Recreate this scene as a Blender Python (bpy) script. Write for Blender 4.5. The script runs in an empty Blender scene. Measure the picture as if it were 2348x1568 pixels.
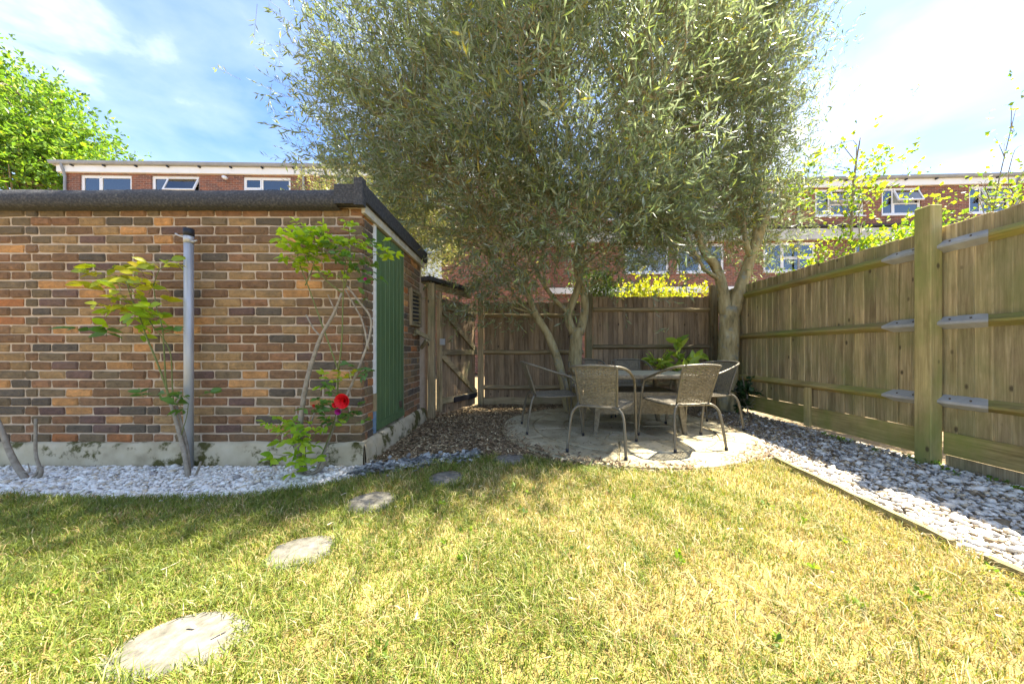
import bpy, math, random
import numpy as np
from mathutils import Vector, Matrix

random.seed(7)
rng = np.random.default_rng(7)
scene = bpy.context.scene
COL = scene.collection

# ------------------------------------------------------------------ camera, light, exposure
CAM_H = 0.94
cd = bpy.data.cameras.new("camera"); cam = bpy.data.objects.new("camera", cd); COL.objects.link(cam)
cam.location = (0, 0, CAM_H); cam.rotation_euler = (math.radians(90), 0, 0)
cd.sensor_width = 36; cd.lens = 11.27; cd.shift_x = -0.0068; cd.shift_y = 0.0089
cd.clip_start = 0.05; cd.clip_end = 3000
scene.camera = cam

SUN_EL = 61.0
SUN_DIR = Vector((0.905*math.cos(math.radians(SUN_EL)), 0.425*math.cos(math.radians(SUN_EL)), math.sin(math.radians(SUN_EL)))).normalized()
sl = bpy.data.lights.new("sun", 'SUN'); sl.energy = 2.0; sl.angle = math.radians(0.6); sl.color = (1.0, 0.92, 0.78)
so = bpy.data.objects.new("sun", sl); COL.objects.link(so)
so.rotation_euler = (-SUN_DIR).to_track_quat('-Z', 'Y').to_euler(); so.location = (8, 4, 14)

world = bpy.data.worlds.new("World"); scene.world = world; world.use_nodes = True
wn = world.node_tree; wn.nodes.clear()
def N(nt, t, **kw):
    n = nt.nodes.new(t)
    for k, v in kw.items():
        if k.startswith('i_'):
            n.inputs[k[2:].replace('_', ' ')].default_value = v
        else:
            setattr(n, k, v)
    return n
def ramp(nt, stops, interp='LINEAR'):
    r = nt.nodes.new('ShaderNodeValToRGB'); e = r.color_ramp.elements; r.color_ramp.interpolation = interp
    while len(e) < len(stops): e.new(0.5)
    for k, (p, c) in enumerate(stops):
        e[k].position = p; e[k].color = (c[0], c[1], c[2], 1) if not isinstance(c, float) else (c, c, c, 1)
    return r
sky = N(wn, 'ShaderNodeTexSky', sky_type='NISHITA', sun_disc=False, sun_elevation=math.radians(SUN_EL),
        sun_rotation=math.atan2(SUN_DIR.x, SUN_DIR.y), air_density=1.0, dust_density=0.6, ozone_density=2.0)
tc = N(wn, 'ShaderNodeTexCoord')
sep = N(wn, 'ShaderNodeSeparateXYZ'); wn.links.new(tc.outputs['Generated'], sep.inputs[0])
zz = N(wn, 'ShaderNodeMath', operation='ADD'); zz.inputs[1].default_value = 0.22; wn.links.new(sep.outputs['Z'], zz.inputs[0])
dx = N(wn, 'ShaderNodeMath', operation='DIVIDE'); wn.links.new(sep.outputs['X'], dx.inputs[0]); wn.links.new(zz.outputs[0], dx.inputs[1])
dy = N(wn, 'ShaderNodeMath', operation='DIVIDE'); wn.links.new(sep.outputs['Y'], dy.inputs[0]); wn.links.new(zz.outputs[0], dy.inputs[1])
cmb = N(wn, 'ShaderNodeCombineXYZ'); wn.links.new(dx.outputs[0], cmb.inputs[0]); wn.links.new(dy.outputs[0], cmb.inputs[1])
cmap = N(wn, 'ShaderNodeMapping'); wn.links.new(tc.outputs['Generated'], cmap.inputs[0])
cmap.inputs['Location'].default_value = (7.2, 3.3, 1.1); cmap.inputs['Rotation'].default_value = (0, 0.5, 0); cmap.inputs['Scale'].default_value = (1.0, 1.0, 2.0)
cn = N(wn, 'ShaderNodeTexNoise'); cn.inputs['Scale'].default_value = 2.9; cn.inputs['Detail'].default_value = 9; cn.inputs['Roughness'].default_value = 0.52
cn.inputs['Distortion'].default_value = 0.3
wn.links.new(cmap.outputs[0], cn.inputs['Vector'])
cr = ramp(wn, [(0.38, 0.0), (0.52, 0.07), (0.62, 0.25), (0.74, 0.75)]); wn.links.new(cn.outputs['Fac'], cr.inputs[0])
tint = N(wn, 'ShaderNodeMix', data_type='RGBA', blend_type='MULTIPLY'); tint.inputs['Factor'].default_value = 1.0
wn.links.new(sky.outputs[0], tint.inputs['A']); tint.inputs['B'].default_value = (0.205, 0.238, 0.285, 1)
cmix = N(wn, 'ShaderNodeMix', data_type='RGBA'); wn.links.new(cr.outputs[0], cmix.inputs['Factor'])
wn.links.new(tint.outputs['Result'], cmix.inputs['A']); cmix.inputs['B'].default_value = (3.0, 2.82, 2.52, 1)
bg = N(wn, 'ShaderNodeBackground'); bg.inputs['Strength'].default_value = 0.11
wn.links.new(cmix.outputs['Result'], bg.inputs[0])
wo = N(wn, 'ShaderNodeOutputWorld'); wn.links.new(bg.outputs[0], wo.inputs[0])
vs = scene.view_settings; vs.view_transform = 'Standard'; vs.look = 'None'; vs.gamma = 1.0; vs.use_curve_mapping = False
vs.exposure = 3.7
try:
    scene.cycles.max_bounces = 8; scene.cycles.transparent_max_bounces = 8
except Exception: pass

# ------------------------------------------------------------------ helpers
def at(px, py, Y):
    """a point seen at (px, py) of a 2348 px wide view, standing Y metres away"""
    return Vector(((px-1190)/735*Y, Y, CAM_H-(py-805)/735*Y))

class MB:
    def __init__(s): s.v = []; s.f = []; s.c = []; s.cur = (1, 1, 1)
    def add(s, vs, fs):
        b = len(s.v); s.v += [tuple(x) for x in vs]; s.c += [s.cur]*len(vs)
        s.f += [tuple(i+b for i in f) for f in fs]
    def box(s, x0, x1, y0, y1, z0, z1):
        s.add([(x0,y0,z0),(x1,y0,z0),(x1,y1,z0),(x0,y1,z0),(x0,y0,z1),(x1,y0,z1),(x1,y1,z1),(x0,y1,z1)],
              [(0,3,2,1),(4,5,6,7),(0,1,5,4),(1,2,6,5),(2,3,7,6),(3,0,4,7)])
    def cbox(s, sx, sy, sz, b=0.004, M=None, j=0.0):
        """chamfered box centred on the origin, 44 triangles"""
        hx, hy, hz = sx/2, sy/2, sz/2; vs = []; 
        for ax in range(3):
            for a in (-1, 1):
                for (p, q) in ((-1,-1),(1,-1),(1,1),(-1,1)):
                    h = [hx, hy, hz]; o = [(ax+1) % 3, (ax+2) % 3]
                    w = [0, 0, 0]; w[ax] = a*h[ax]; w[o[0]] = p*(h[o[0]]-b); w[o[1]] = q*(h[o[1]]-b)
                    w = Vector(w) + Vector((random.uniform(-j,j), random.uniform(-j,j), random.uniform(-j,j)))
                    vs.append(w)
        def idx(ax, a, p, q):
            k = ((-1,-1),(1,-1),(1,1),(-1,1)).index((p, q)); return ax*8 + (0 if a < 0 else 4) + k
        fs = []
        for ax in range(3):
            for a in (-1, 1):
                q = [idx(ax, a, *pq) for pq in ((-1,-1),(1,-1),(1,1),(-1,1))]
                fs.append(q if a > 0 else q[::-1])
        for ax in range(3):           # edges between faces ax and ax+1 (shared axis ax+2)
            bx = (ax+1) % 3
            for a in (-1, 1):
                for b2 in (-1, 1):
                    # face ax: coords (p on ax+1, q on ax+2); face bx: (p on ax+2, q on ax)
                    f = [idx(ax, a, b2, -1), idx(ax, a, b2, 1), idx(bx, b2, 1, a), idx(bx, b2, -1, a)]
                    fs.append(f if a*b2 < 0 else f[::-1])
        for a in (-1, 1):
            for b2 in (-1, 1):
                for c in (-1, 1):
                    f = [idx(0, a, b2, c), idx(1, b2, c, a), idx(2, c, a, b2)]
                    fs.append(f if a*b2*c > 0 else f[::-1])
        if M is not None: vs = [M @ w for w in vs]
        s.add(vs, fs)
    def beam(s, a, b, w, h, up=(0, 0, 1)):
        """rectangular bar from a to b, w across, h along up"""
        a = Vector(a); b = Vector(b); d = (b-a).normalized(); side = d.cross(Vector(up)).normalized(); u = side.cross(d)
        vs = [p + side*(i*w/2) + u*(k*h/2) for p in (a, b) for (i, k) in ((-1,-1),(1,-1),(1,1),(-1,1))]
        s.add(vs, [(0,1,2,3),(7,6,5,4),(0,4,5,1),(1,5,6,2),(2,6,7,3),(3,7,4,0)])
    def tube(s, pts, rad, n=8, cap=True):
        pts = [Vector(p) for p in pts]
        if not hasattr(rad, '__len__'): rad = [rad]*len(pts)
        t0 = (pts[1]-pts[0]).normalized()
        u = t0.cross(Vector((0, 0, 1)) if abs(t0.z) < .9 else Vector((1, 0, 0))).normalized()
        vs = []
        for i, p in enumerate(pts):
            t = ((pts[min(i+1, len(pts)-1)]-pts[max(i-1, 0)])).normalized()
            u = (u - t*u.dot(t)).normalized(); w = t.cross(u)
            for k in range(n):
                a = 2*math.pi*k/n; vs.append(p + (u*math.cos(a)+w*math.sin(a))*rad[i])
        fs = [(i*n+k, i*n+(k+1) % n, (i+1)*n+(k+1) % n, (i+1)*n+k) for i in range(len(pts)-1) for k in range(n)]
        if cap: fs += [tuple(range(n))[::-1], tuple(range((len(pts)-1)*n, len(pts)*n))]
        s.add(vs, fs)
    def mesh(s, name, smooth=False, col=False):
        me = bpy.data.meshes.new(name); me.from_pydata(s.v, [], s.f); me.update()
        if col:
            at_ = me.color_attributes.new('col', 'FLOAT_COLOR', 'POINT')
            at_.data.foreach_set('color', np.array([(c[0], c[1], c[2], 1) for c in s.c], dtype=np.float32).ravel())
        if smooth: me.polygons.foreach_set('use_smooth', [True]*len(me.polygons))
        return me
    def build(s, name, m, parent=None, smooth=False, col=False):
        me = s.mesh(name, smooth, col); return put(name, me, m, parent)

def put(name, me, m=None, parent=None, M=None):
    if m is not None and not me.materials: me.materials.append(m)
    o = bpy.data.objects.new(name, me); COL.objects.link(o)
    if parent is not None: o.parent = parent
    if M is not None: o.matrix_local = M
    return o
def empty(name, loc=(0,0,0), rz=0, label=None, cat=None, group=None):
    o = bpy.data.objects.new(name, None); COL.objects.link(o); o.location = loc; o.rotation_euler = (0, 0, rz)
    o.empty_display_size = 0.1
    return tag(o, label, cat, group)
def tag(o, label=None, cat=None, group=None, kind=None):
    if label: o['label'] = label
    if cat: o['category'] = cat
    if group: o['group'] = group
    if kind: o['kind'] = kind
    return o
def copy_tree(o, parent=None):
    c = o.copy(); COL.objects.link(c); c.parent = parent
    for ch in list(o.children): copy_tree(ch, c)
    return c
def smooth_path(pts, n=6):
    """Catmull-Rom through the points"""
    P = [Vector(p) for p in pts]; P = [P[0]*2-P[1]] + P + [P[-1]*2-P[-2]]; out = []
    for i in range(1, len(P)-2):
        for k in range(n):
            t = k/n; a, b, c, d = P[i-1], P[i], P[i+1], P[i+2]
            out.append(0.5*((2*b)+(c-a)*t+(2*a-5*b+4*c-d)*t*t+(3*b-a-3*c+d)*t**3))
    out.append(P[-2]); return out
def np_mesh(name, V, F, C=None, smooth=False):
    """V (n,3), F (m,k) equal-sized faces, C (n,3)"""
    me = bpy.data.meshes.new(name); V = np.asarray(V, dtype=np.float32); F = np.asarray(F, dtype=np.int32)
    m, k = F.shape
    me.vertices.add(len(V)); me.vertices.foreach_set('co', V.ravel())
    me.loops.add(m*k); me.loops.foreach_set('vertex_index', F.ravel())
    me.polygons.add(m); me.polygons.foreach_set('loop_start', np.arange(0, m*k, k, dtype=np.int32))
    me.update(calc_edges=True)
    if C is not None:
        a = me.color_attributes.new('col', 'FLOAT_COLOR', 'POINT')
        CC = np.ones((len(V), 4), dtype=np.float32); CC[:, :3] = C; a.data.foreach_set('color', CC.ravel())
    if smooth: me.polygons.foreach_set('use_smooth', np.ones(m, dtype=bool))
    me.validate(); return me
def vnoise(x, y, scale, seed):
    g = np.random.default_rng(seed).random((64, 64)); x = np.asarray(x)*scale+100; y = np.asarray(y)*scale+100
    xi = np.floor(x).astype(int); yi = np.floor(y).astype(int); fx = x-xi; fy = y-yi
    fx = fx*fx*(3-2*fx); fy = fy*fy*(3-2*fy)
    G = lambda a, b: g[a % 64, b % 64]
    return (G(xi,yi)*(1-fx)+G(xi+1,yi)*fx)*(1-fy)+(G(xi,yi+1)*(1-fx)+G(xi+1,yi+1)*fx)*fy
def fbm(x, y, scale, seed):
    return 0.5*vnoise(x, y, scale, seed)+0.3*vnoise(x, y, scale*2.3, seed+1)+0.2*vnoise(x, y, scale*5.1, seed+2)
def inside(x, y, poly):
    r = np.zeros(len(x), dtype=bool); n = len(poly)
    for i in range(n):
        x1, y1 = poly[i]; x2, y2 = poly[(i+1) % n]
        if y1 == y2: continue
        c = ((y1 > y) != (y2 > y)) & (x < (x2-x1)*(y-y1)/(y2-y1)+x1); r ^= c
    return r

# ------------------------------------------------------------------ materials
def base_mat(name):
    m = bpy.data.materials.new(name); m.use_nodes = True; nt = m.node_tree; nt.nodes.clear()
    out = N(nt, 'ShaderNodeOutputMaterial'); b = N(nt, 'ShaderNodeBsdfPrincipled'); nt.links.new(b.outputs[0], out.inputs[0])
    return m, nt, b, out
def coords(nt, scale=(1, 1, 1), rand=True):
    t = N(nt, 'ShaderNodeTexCoord'); mp = N(nt, 'ShaderNodeMapping'); mp.inputs['Scale'].default_value = scale
    if rand:
        oi = N(nt, 'ShaderNodeObjectInfo'); mu = N(nt, 'ShaderNodeMath', operation='MULTIPLY'); mu.inputs[1].default_value = 91.0
        nt.links.new(oi.outputs['Random'], mu.inputs[0]); ad = N(nt, 'ShaderNodeVectorMath', operation='ADD')
        nt.links.new(t.outputs['Object'], ad.inputs[0]); nt.links.new(mu.outputs[0], ad.inputs[1]); nt.links.new(ad.outputs[0], mp.inputs[0])
    else: nt.links.new(t.outputs['Object'], mp.inputs[0])
    return mp.outputs[0]
def noise(nt, vec, scale, detail=5, rough=0.55, dist=0.0):
    n = N(nt, 'ShaderNodeTexNoise'); n.inputs['Scale'].default_value = scale; n.inputs['Detail'].default_value = detail
    n.inputs['Roughness'].default_value = rough; n.inputs['Distortion'].default_value = dist
    if vec is not None: nt.links.new(vec, n.inputs['Vector'])
    return n.outputs['Fac']
def mix(nt, fac, a, b, blend='MIX'):
    n = N(nt, 'ShaderNodeMix', data_type='RGBA', blend_type=blend)
    for s, v in (('Factor', fac), ('A', a), ('B', b)):
        if isinstance(v, (float, int)): n.inputs[s].default_value = v
        elif isinstance(v, tuple): n.inputs[s].default_value = (*v[:3], 1)
        else: nt.links.new(v, n.inputs[s])
    return n.outputs['Result']
def bump(nt, b, h, strength, dist=0.01):
    n = N(nt, 'ShaderNodeBump'); n.inputs['Strength'].default_value = strength; n.inputs['Distance'].default_value = dist
    nt.links.new(h, n.inputs['Height']); nt.links.new(n.outputs[0], b.inputs['Normal'])
def mat(name, cols, rough=0.75, scale=6, stretch=(1,1,1), bmp=0.3, bscale=80, metal=0.0, spec=0.3, attr=False, patch=None, dist=0.004):
    m, nt, b, out = base_mat(name); v = coords(nt, stretch)
    f = noise(nt, v, scale); n = len(cols)
    r = ramp(nt, [(0.28+0.44*k/max(1, n-1), c) for k, c in enumerate(cols)]); nt.links.new(f, r.inputs[0]); c = r.outputs[0]
    if attr:
        a = N(nt, 'ShaderNodeAttribute', attribute_name='col'); c = mix(nt, 1.0, c, a.outputs['Color'], 'MULTIPLY')
    if patch:
        pc, ps, lo, hi = patch; pf = noise(nt, coords(nt, (1,1,1)), ps, 7, 0.65)
        pr = ramp(nt, [(lo, 0.0), (hi, 1.0)]); nt.links.new(pf, pr.inputs[0]); c = mix(nt, pr.outputs[0], c, pc)
    nt.links.new(c, b.inputs['Base Color']); b.inputs['Roughness'].default_value = rough; b.inputs['Metallic'].default_value = metal
    b.inputs['Specular IOR Level'].default_value = spec
    if bmp: bump(nt, b, noise(nt, coords(nt, stretch), bscale, 4), bmp, dist)
    return m
def wood(name, dark, light, algae, axis='z', alg=(0.5, 0.72), knots=True, rough=0.85):
    m, nt, b, out = base_mat(name)
    st = {'z': (1, 1, 0.045), 'y': (1, 0.045, 1), 'x': (0.045, 1, 1)}[axis]
    v = coords(nt, st)
    f = noise(nt, v, 55, 6, 0.6, 0.6); r = ramp(nt, [(0.3, dark), (0.52, tuple((a+c)/2 for a, c in zip(dark, light))), (0.7, light)])
    nt.links.new(f, r.inputs[0]); c = r.outputs[0]
    oi = N(nt, 'ShaderNodeObjectInfo'); hr = ramp(nt, [(0.0, (0.72, 0.70, 0.66)), (0.5, (0.95, 0.93, 0.88)), (1.0, (1.2, 1.14, 1.02))]); nt.links.new(oi.outputs['Random'], hr.inputs[0])
    c = mix(nt, 1.0, c, hr.outputs[0], 'MULTIPLY')
    sf = noise(nt, coords(nt, {'z': (1, 1, 0.22), 'y': (1, 0.22, 1), 'x': (0.22, 1, 1)}[axis]), 9, 6, 0.65, 0.4); sr = ramp(nt, [(0.30, (0.58, 0.55, 0.50)), (0.50, (0.98, 0.97, 0.95)), (0.72, (1.22, 1.2, 1.14))]); nt.links.new(sf, sr.inputs[0])
    c = mix(nt, 1.0, c, sr.outputs[0], 'MULTIPLY')
    g = N(nt, 'ShaderNodeNewGeometry')
    gm = N(nt, 'ShaderNodeMapping'); gm.inputs['Scale'].default_value = (1.6, 1.6, 1.0); nt.links.new(g.outputs['Position'], gm.inputs[0])
    af = noise(nt, gm.outputs[0], 1.7, 7, 0.62); ar = ramp(nt, [(alg[0], 0.0), (alg[1], 0.85)]); nt.links.new(af, ar.inputs[0])
    c = mix(nt, ar.outputs[0], c, algae)
    if knots:
        vo = N(nt, 'ShaderNodeTexVoronoi'); vo.inputs['Scale'].default_value = 6.5
        kst = {'z': (1, 1, 0.55), 'y': (1, 0.55, 1), 'x': (0.55, 1, 1)}[axis]
        nt.links.new(coords(nt, kst), vo.inputs['Vector']); kr = ramp(nt, [(0.05, 1.0), (0.11, 0.0)]); nt.links.new(vo.outputs['Distance'], kr.inputs[0])
        c = mix(nt, kr.outputs[0], c, tuple(x*0.35 for x in dark))
    nt.links.new(c, b.inputs['Base Color']); b.inputs['Roughness'].default_value = rough; b.inputs['Specular IOR Level'].default_value = 0.2
    bump(nt, b, noise(nt, v, 140, 4), 0.45, 0.003); return m
def weathered_brick(name):
    m, nt, b, out = base_mat(name); a = N(nt, 'ShaderNodeAttribute', attribute_name='col'); g = N(nt, 'ShaderNodeNewGeometry'); v = coords(nt, (1, 1, 1.5))
    r = ramp(nt, [(0.26, (0.42, 0.40, 0.38)), (0.45, (0.85, 0.83, 0.80)), (0.60, (1.1, 1.05, 0.98)), (0.75, (1.6, 1.45, 1.25))]); nt.links.new(noise(nt, v, 17, 8, 0.72, 0.5), r.inputs[0])
    c = mix(nt, 1.0, a.outputs['Color'], r.outputs[0], 'MULTIPLY')
    mp = N(nt, 'ShaderNodeMapping'); mp.inputs['Scale'].default_value = (1, 1, 0.7); nt.links.new(g.outputs['Position'], mp.inputs[0])
    w = ramp(nt, [(0.48, 0.0), (0.70, 0.5)]); nt.links.new(noise(nt, mp.outputs[0], 2.6, 8, 0.66), w.inputs[0]); c = mix(nt, w.outputs[0], c, (0.15, 0.115, 0.07))
    sp = ramp(nt, [(0.66, 0.0), (0.72, 0.55)]); nt.links.new(noise(nt, g.outputs['Position'], 30, 6, 0.7), sp.inputs[0]); c = mix(nt, sp.outputs[0], c, (0.40, 0.33, 0.24))
    hl = ramp(nt, [(0.28, 0.8), (0.36, 0.0)]); nt.links.new(noise(nt, v, 70, 4, 0.6), hl.inputs[0]); c = mix(nt, hl.outputs[0], c, (0.05, 0.04, 0.03))
    nt.links.new(c, b.inputs['Base Color']); b.inputs['Roughness'].default_value = 0.92; b.inputs['Specular IOR Level'].default_value = 0.2
    bump(nt, b, noise(nt, v, 48, 6, 0.7), 1.0, 0.012); return m
def leafmat(name, trans=0.35, rough=0.45, cols=None, tcol=(1.25, 1.3, 0.55)):
    m, nt, b, out = base_mat(name)
    if cols is None:
        a = N(nt, 'ShaderNodeAttribute', attribute_name='col'); c = a.outputs['Color']
    else:
        oi = N(nt, 'ShaderNodeObjectInfo'); r = ramp(nt, [(k/max(1, len(cols)-1), q) for k, q in enumerate(cols)]); nt.links.new(oi.outputs['Random'], r.inputs[0]); c = r.outputs[0]
        f = noise(nt, coords(nt), 60, 3); c = mix(nt, 0.35, c, mix(nt, f, (0.3, 0.3, 0.3), (1.3, 1.3, 1.3)), 'MULTIPLY')
    nt.links.new(c, b.inputs['Base Color']); b.inputs['Roughness'].default_value = rough; b.inputs['Specular IOR Level'].default_value = 0.4
    t = N(nt, 'ShaderNodeBsdfTranslucent'); tcx = mix(nt, 1.0, c, tcol, 'MULTIPLY'); nt.links.new(tcx, t.inputs[0])
    ms = N(nt, 'ShaderNodeMixShader'); ms.inputs[0].default_value = trans
    nt.links.new(b.outputs[0], ms.inputs[1]); nt.links.new(t.outputs[0], ms.inputs[2]); nt.links.new(ms.outputs[0], out.inputs[0]); return m

def brick_wall_mat(name):
    m, nt, b, out = base_mat(name); t = N(nt, 'ShaderNodeTexCoord'); s = N(nt, 'ShaderNodeSeparateXYZ'); nt.links.new(t.outputs['Object'], s.inputs[0])
    ad = N(nt, 'ShaderNodeMath', operation='ADD'); nt.links.new(s.outputs[0], ad.inputs[0]); nt.links.new(s.outputs[1], ad.inputs[1])
    cb = N(nt, 'ShaderNodeCombineXYZ'); nt.links.new(ad.outputs[0], cb.inputs[0]); nt.links.new(s.outputs[2], cb.inputs[1])
    br = N(nt, 'ShaderNodeTexBrick'); br.inputs['Scale'].default_value = 1; br.inputs['Brick Width'].default_value = .225; br.inputs['Row Height'].default_value = .075
    br.inputs['Mortar Size'].default_value = .006; br.inputs['Color1'].default_value = (.26, .095, .05, 1); br.inputs['Color2'].default_value = (.12, .055, .04, 1); br.inputs['Mortar'].default_value = (.33, .27, .22, 1)
    nt.links.new(cb.outputs[0], br.inputs['Vector'])
    f = noise(nt, cb.outputs[0], 2.2, 8, 0.7); c = mix(nt, 0.7, br.outputs['Color'], mix(nt, f, (0.45, 0.4, 0.4), (1.5, 1.35, 1.2)), 'MULTIPLY')
    f2 = noise(nt, cb.outputs[0], 9, 3); r2 = ramp(nt, [(.55, 0.0), (.7, .6)]); nt.links.new(f2, r2.inputs[0]); c = mix(nt, r2.outputs[0], c, (.36, .12, .045))
    nt.links.new(c, b.inputs['Base Color']); b.inputs['Roughness'].default_value = .9
    bump(nt, b, br.outputs['Fac'], -0.5, 0.01); return m

M_ = {}
M_['brick'] = weathered_brick('brick')
M_['mortar'] = mat('mortar', [(0.40,0.31,0.215),(0.52,0.41,0.30)], 0.95, 9, bmp=0.6, bscale=120)
M_['plinth'] = mat('plinth_render', [(0.28,0.23,0.14),(0.44,0.37,0.24),(0.52,0.45,0.31)], 0.95, 5, bmp=0.5, bscale=70, patch=((0.085,0.075,0.02), 4.5, 0.52, 0.58))
M_['felt'] = mat('roof_felt', [(0.03,0.03,0.032),(0.05,0.05,0.052),(0.10,0.097,0.09)], 0.85, 60, bmp=0.7, bscale=90, patch=((0.28,0.27,0.2), 9, 0.66, 0.74), dist=0.01)
M_['cream'] = mat('cream_paint', [(0.42,0.38,0.28),(0.62,0.58,0.47)], 0.6, 12, (1,1,1), 0.3, 40)
M_['green'] = mat('green_paint', [(0.066,0.115,0.046),(0.088,0.147,0.06),(0.13,0.19,0.085)], 0.5, 30, (1,1,0.05), 0.4, 60, patch=((0.12,0.2,0.13), 14, 0.68, 0.74))
M_['white'] = mat('white_paint', [(0.66,0.65,0.6),(0.8,0.79,0.75)], 0.5, 20, bmp=0.1)
M_['blue'] = mat('blue_paint', [(0.12,0.2,0.3),(0.25,0.33,0.4)], 0.6, 20, bmp=0.2)
M_['upvc'] = mat('white_upvc', [(0.76,0.76,0.75),(0.8,0.8,0.79)], 0.35, 3, bmp=0)
M_['galv'] = mat('galvanised_steel', [(0.36,0.36,0.36),(0.52,0.52,0.51)], 0.45, 10, (1,1,0.3), 0.1, 60, metal=0.35, patch=((0.45,0.42,0.37), 8, 0.6, 0.7))
M_['blackplastic'] = mat('black_plastic', [(0.015,0.015,0.018),(0.03,0.03,0.035)], 0.5, 8, bmp=0.1)
M_['chairmetal'] = mat('brown_grey_tube', [(0.13,0.112,0.078),(0.19,0.165,0.115)], 0.42, 14, bmp=0.1, metal=0.25)
M_['rattan'] = mat('woven_rattan', [(0.11,0.092,0.058),(0.18,0.152,0.10),(0.25,0.215,0.145)], 0.55, 40, bmp=0.3, bscale=200)
M_['tabletop'] = mat('weathered_tabletop', [(0.30,0.28,0.18),(0.42,0.39,0.26)], 0.35, 8, bmp=0.1)
M_['fence'] = wood('right_fence_board', (0.27,0.205,0.11), (0.54,0.44,0.26), (0.21,0.215,0.075), 'z', (0.44, 0.74))
M_['fencepost'] = wood('fence_post', (0.30,0.24,0.105), (0.50,0.41,0.20), (0.25,0.26,0.075), 'z', (0.42, 0.62))
M_['fencerail'] = wood('fence_rail', (0.24,0.19,0.075), (0.44,0.35,0.16), (0.24,0.25,0.055), 'y', (0.42, 0.66), False)
M_['oldwood'] = wood('old_fence_board', (0.18,0.13,0.088), (0.38,0.29,0.195), (0.22,0.22,0.10), 'z', (0.60, 0.80))
M_['oldpost'] = wood('old_post', (0.21,0.165,0.10), (0.42,0.35,0.22), (0.13,0.14,0.06), 'z', (0.50, 0.75))
M_['oldrail'] = wood('old_rail', (0.21,0.165,0.10), (0.42,0.35,0.23), (0.12,0.125,0.045), 'x', (0.5, 0.75), False)
M_['edging'] = wood('timber_edging', (0.20,0.17,0.08), (0.42,0.37,0.21), (0.16,0.17,0.05), 'y', (0.5, 0.75), False)
M_['slab'] = mat('paving_slab', [(0.28,0.23,0.13),(0.42,0.36,0.22),(0.52,0.46,0.31)], 0.9, 3.5, bmp=0.5, bscale=55, patch=((0.13,0.10,0.06), 8, 0.60, 0.72))
M_['joint'] = mat('sand_joint', [(0.30,0.25,0.14),(0.42,0.36,0.2)], 0.95, 30, bmp=0.4)
M_['stepstone'] = mat('stepping_stone', [(0.085,0.08,0.062),(0.16,0.148,0.118),(0.24,0.225,0.18)], 0.9, 26, bmp=0.9, bscale=30, patch=((0.13,0.125,0.11), 18, 0.6, 0.64), dist=0.008)
M_['soil'] = mat('soil', [(0.11,0.08,0.045),(0.20,0.145,0.075),(0.27,0.21,0.12)], 0.95, 12, bmp=0.8, bscale=60)
M_['thatch'] = mat('dry_thatch', [(0.15,0.125,0.035),(0.27,0.21,0.07),(0.38,0.28,0.11)], 0.95, 3.0, bmp=0.9, bscale=90, dist=0.01)
M_['gravelbase'] = mat('gravel_bed', [(0.22,0.19,0.14),(0.46,0.42,0.35)], 0.95, 45, bmp=0.9, bscale=60)
M_['stone'] = mat('gravel_stone', [(0.8,0.8,0.8),(1.1,1.08,1.04)], 0.7, 60, bmp=0.2, attr=True)
M_['chips'] = mat('bark_chips', [(0.8,0.8,0.8),(1.1,1.1,1.1)], 0.9, 30, bmp=0.2, attr=True)
M_['bark'] = mat('pale_bark', [(0.12,0.10,0.05),(0.27,0.215,0.10),(0.37,0.305,0.155),(0.43,0.37,0.22)], 0.85, 16, (1,1,0.3), 1.0, 34, patch=((0.22,0.22,0.17), 7, 0.55, 0.66), dist=0.014)
M_['twig'] = mat('twig', [(0.20,0.19,0.08),(0.30,0.25,0.12)], 0.8, 20, bmp=0)
M_['darkbark'] = mat('dark_bark', [(0.06,0.045,0.03),(0.14,0.105,0.07)], 0.85, 12, (1,1,0.3), 0.6, 50)
M_['cane'] = mat('grey_cane', [(0.20,0.16,0.11),(0.36,0.31,0.24)], 0.8, 30, bmp=0.6, bscale=120)
M_['greencane'] = mat('green_cane', [(0.10,0.13,0.03),(0.19,0.20,0.06)], 0.6, 20, bmp=0.2)
M_['foliage'] = leafmat('foliage', 0.45, 0.34, None, (1.08, 1.2, 0.82))
M_['grass'] = leafmat('grass_blade', 0.3, 0.55)
M_['limeleaf'] = leafmat('lime_leaf', 0.5, 0.45)
M_['roseleaf'] = leafmat('rose_leaf', 0.4, 0.4, [(0.075,0.17,0.04),(0.13,0.24,0.04),(0.10,0.20,0.04)])
M_['roseyellow'] = leafmat('young_rose_leaf', 0.4, 0.42, [(0.40,0.44,0.025),(0.52,0.48,0.02),(0.26,0.36,0.03),(0.46,0.34,0.03)])
M_['rosebright'] = leafmat('bright_rose_leaf', 0.5, 0.42, [(0.30,0.46,0.025),(0.42,0.54,0.03),(0.20,0.37,0.03)])
M_['laurel'] = leafmat('laurel_leaf', 0.35, 0.3, [(0.20,0.32,0.04),(0.34,0.46,0.06),(0.45,0.54,0.09)])
M_['red'] = mat('red_petal', [(0.55,0.006,0.012),(0.75,0.015,0.02)], 0.5, 30, bmp=0.1)
M_['magenta'] = mat('magenta_petal', [(0.28,0.01,0.14),(0.4,0.02,0.2)], 0.5, 30, bmp=0.1)
M_['housebrick'] = brick_wall_mat('house_brick')
M_['fascia'] = mat('white_fascia', [(0.74,0.73,0.68),(0.8,0.79,0.75)], 0.5, 2, bmp=0)
M_['gutter'] = mat('grey_gutter', [(0.24,0.25,0.26),(0.32,0.33,0.34)], 0.4, 3, bmp=0)
M_['roof'] = mat('pale_roof_sheet', [(0.42,0.42,0.42),(0.55,0.55,0.55)], 0.6, 3, bmp=0.2, bscale=20)
M_['concrete'] = mat('pale_concrete', [(0.42,0.41,0.36),(0.56,0.55,0.5)], 0.85, 3, bmp=0.2)
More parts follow.
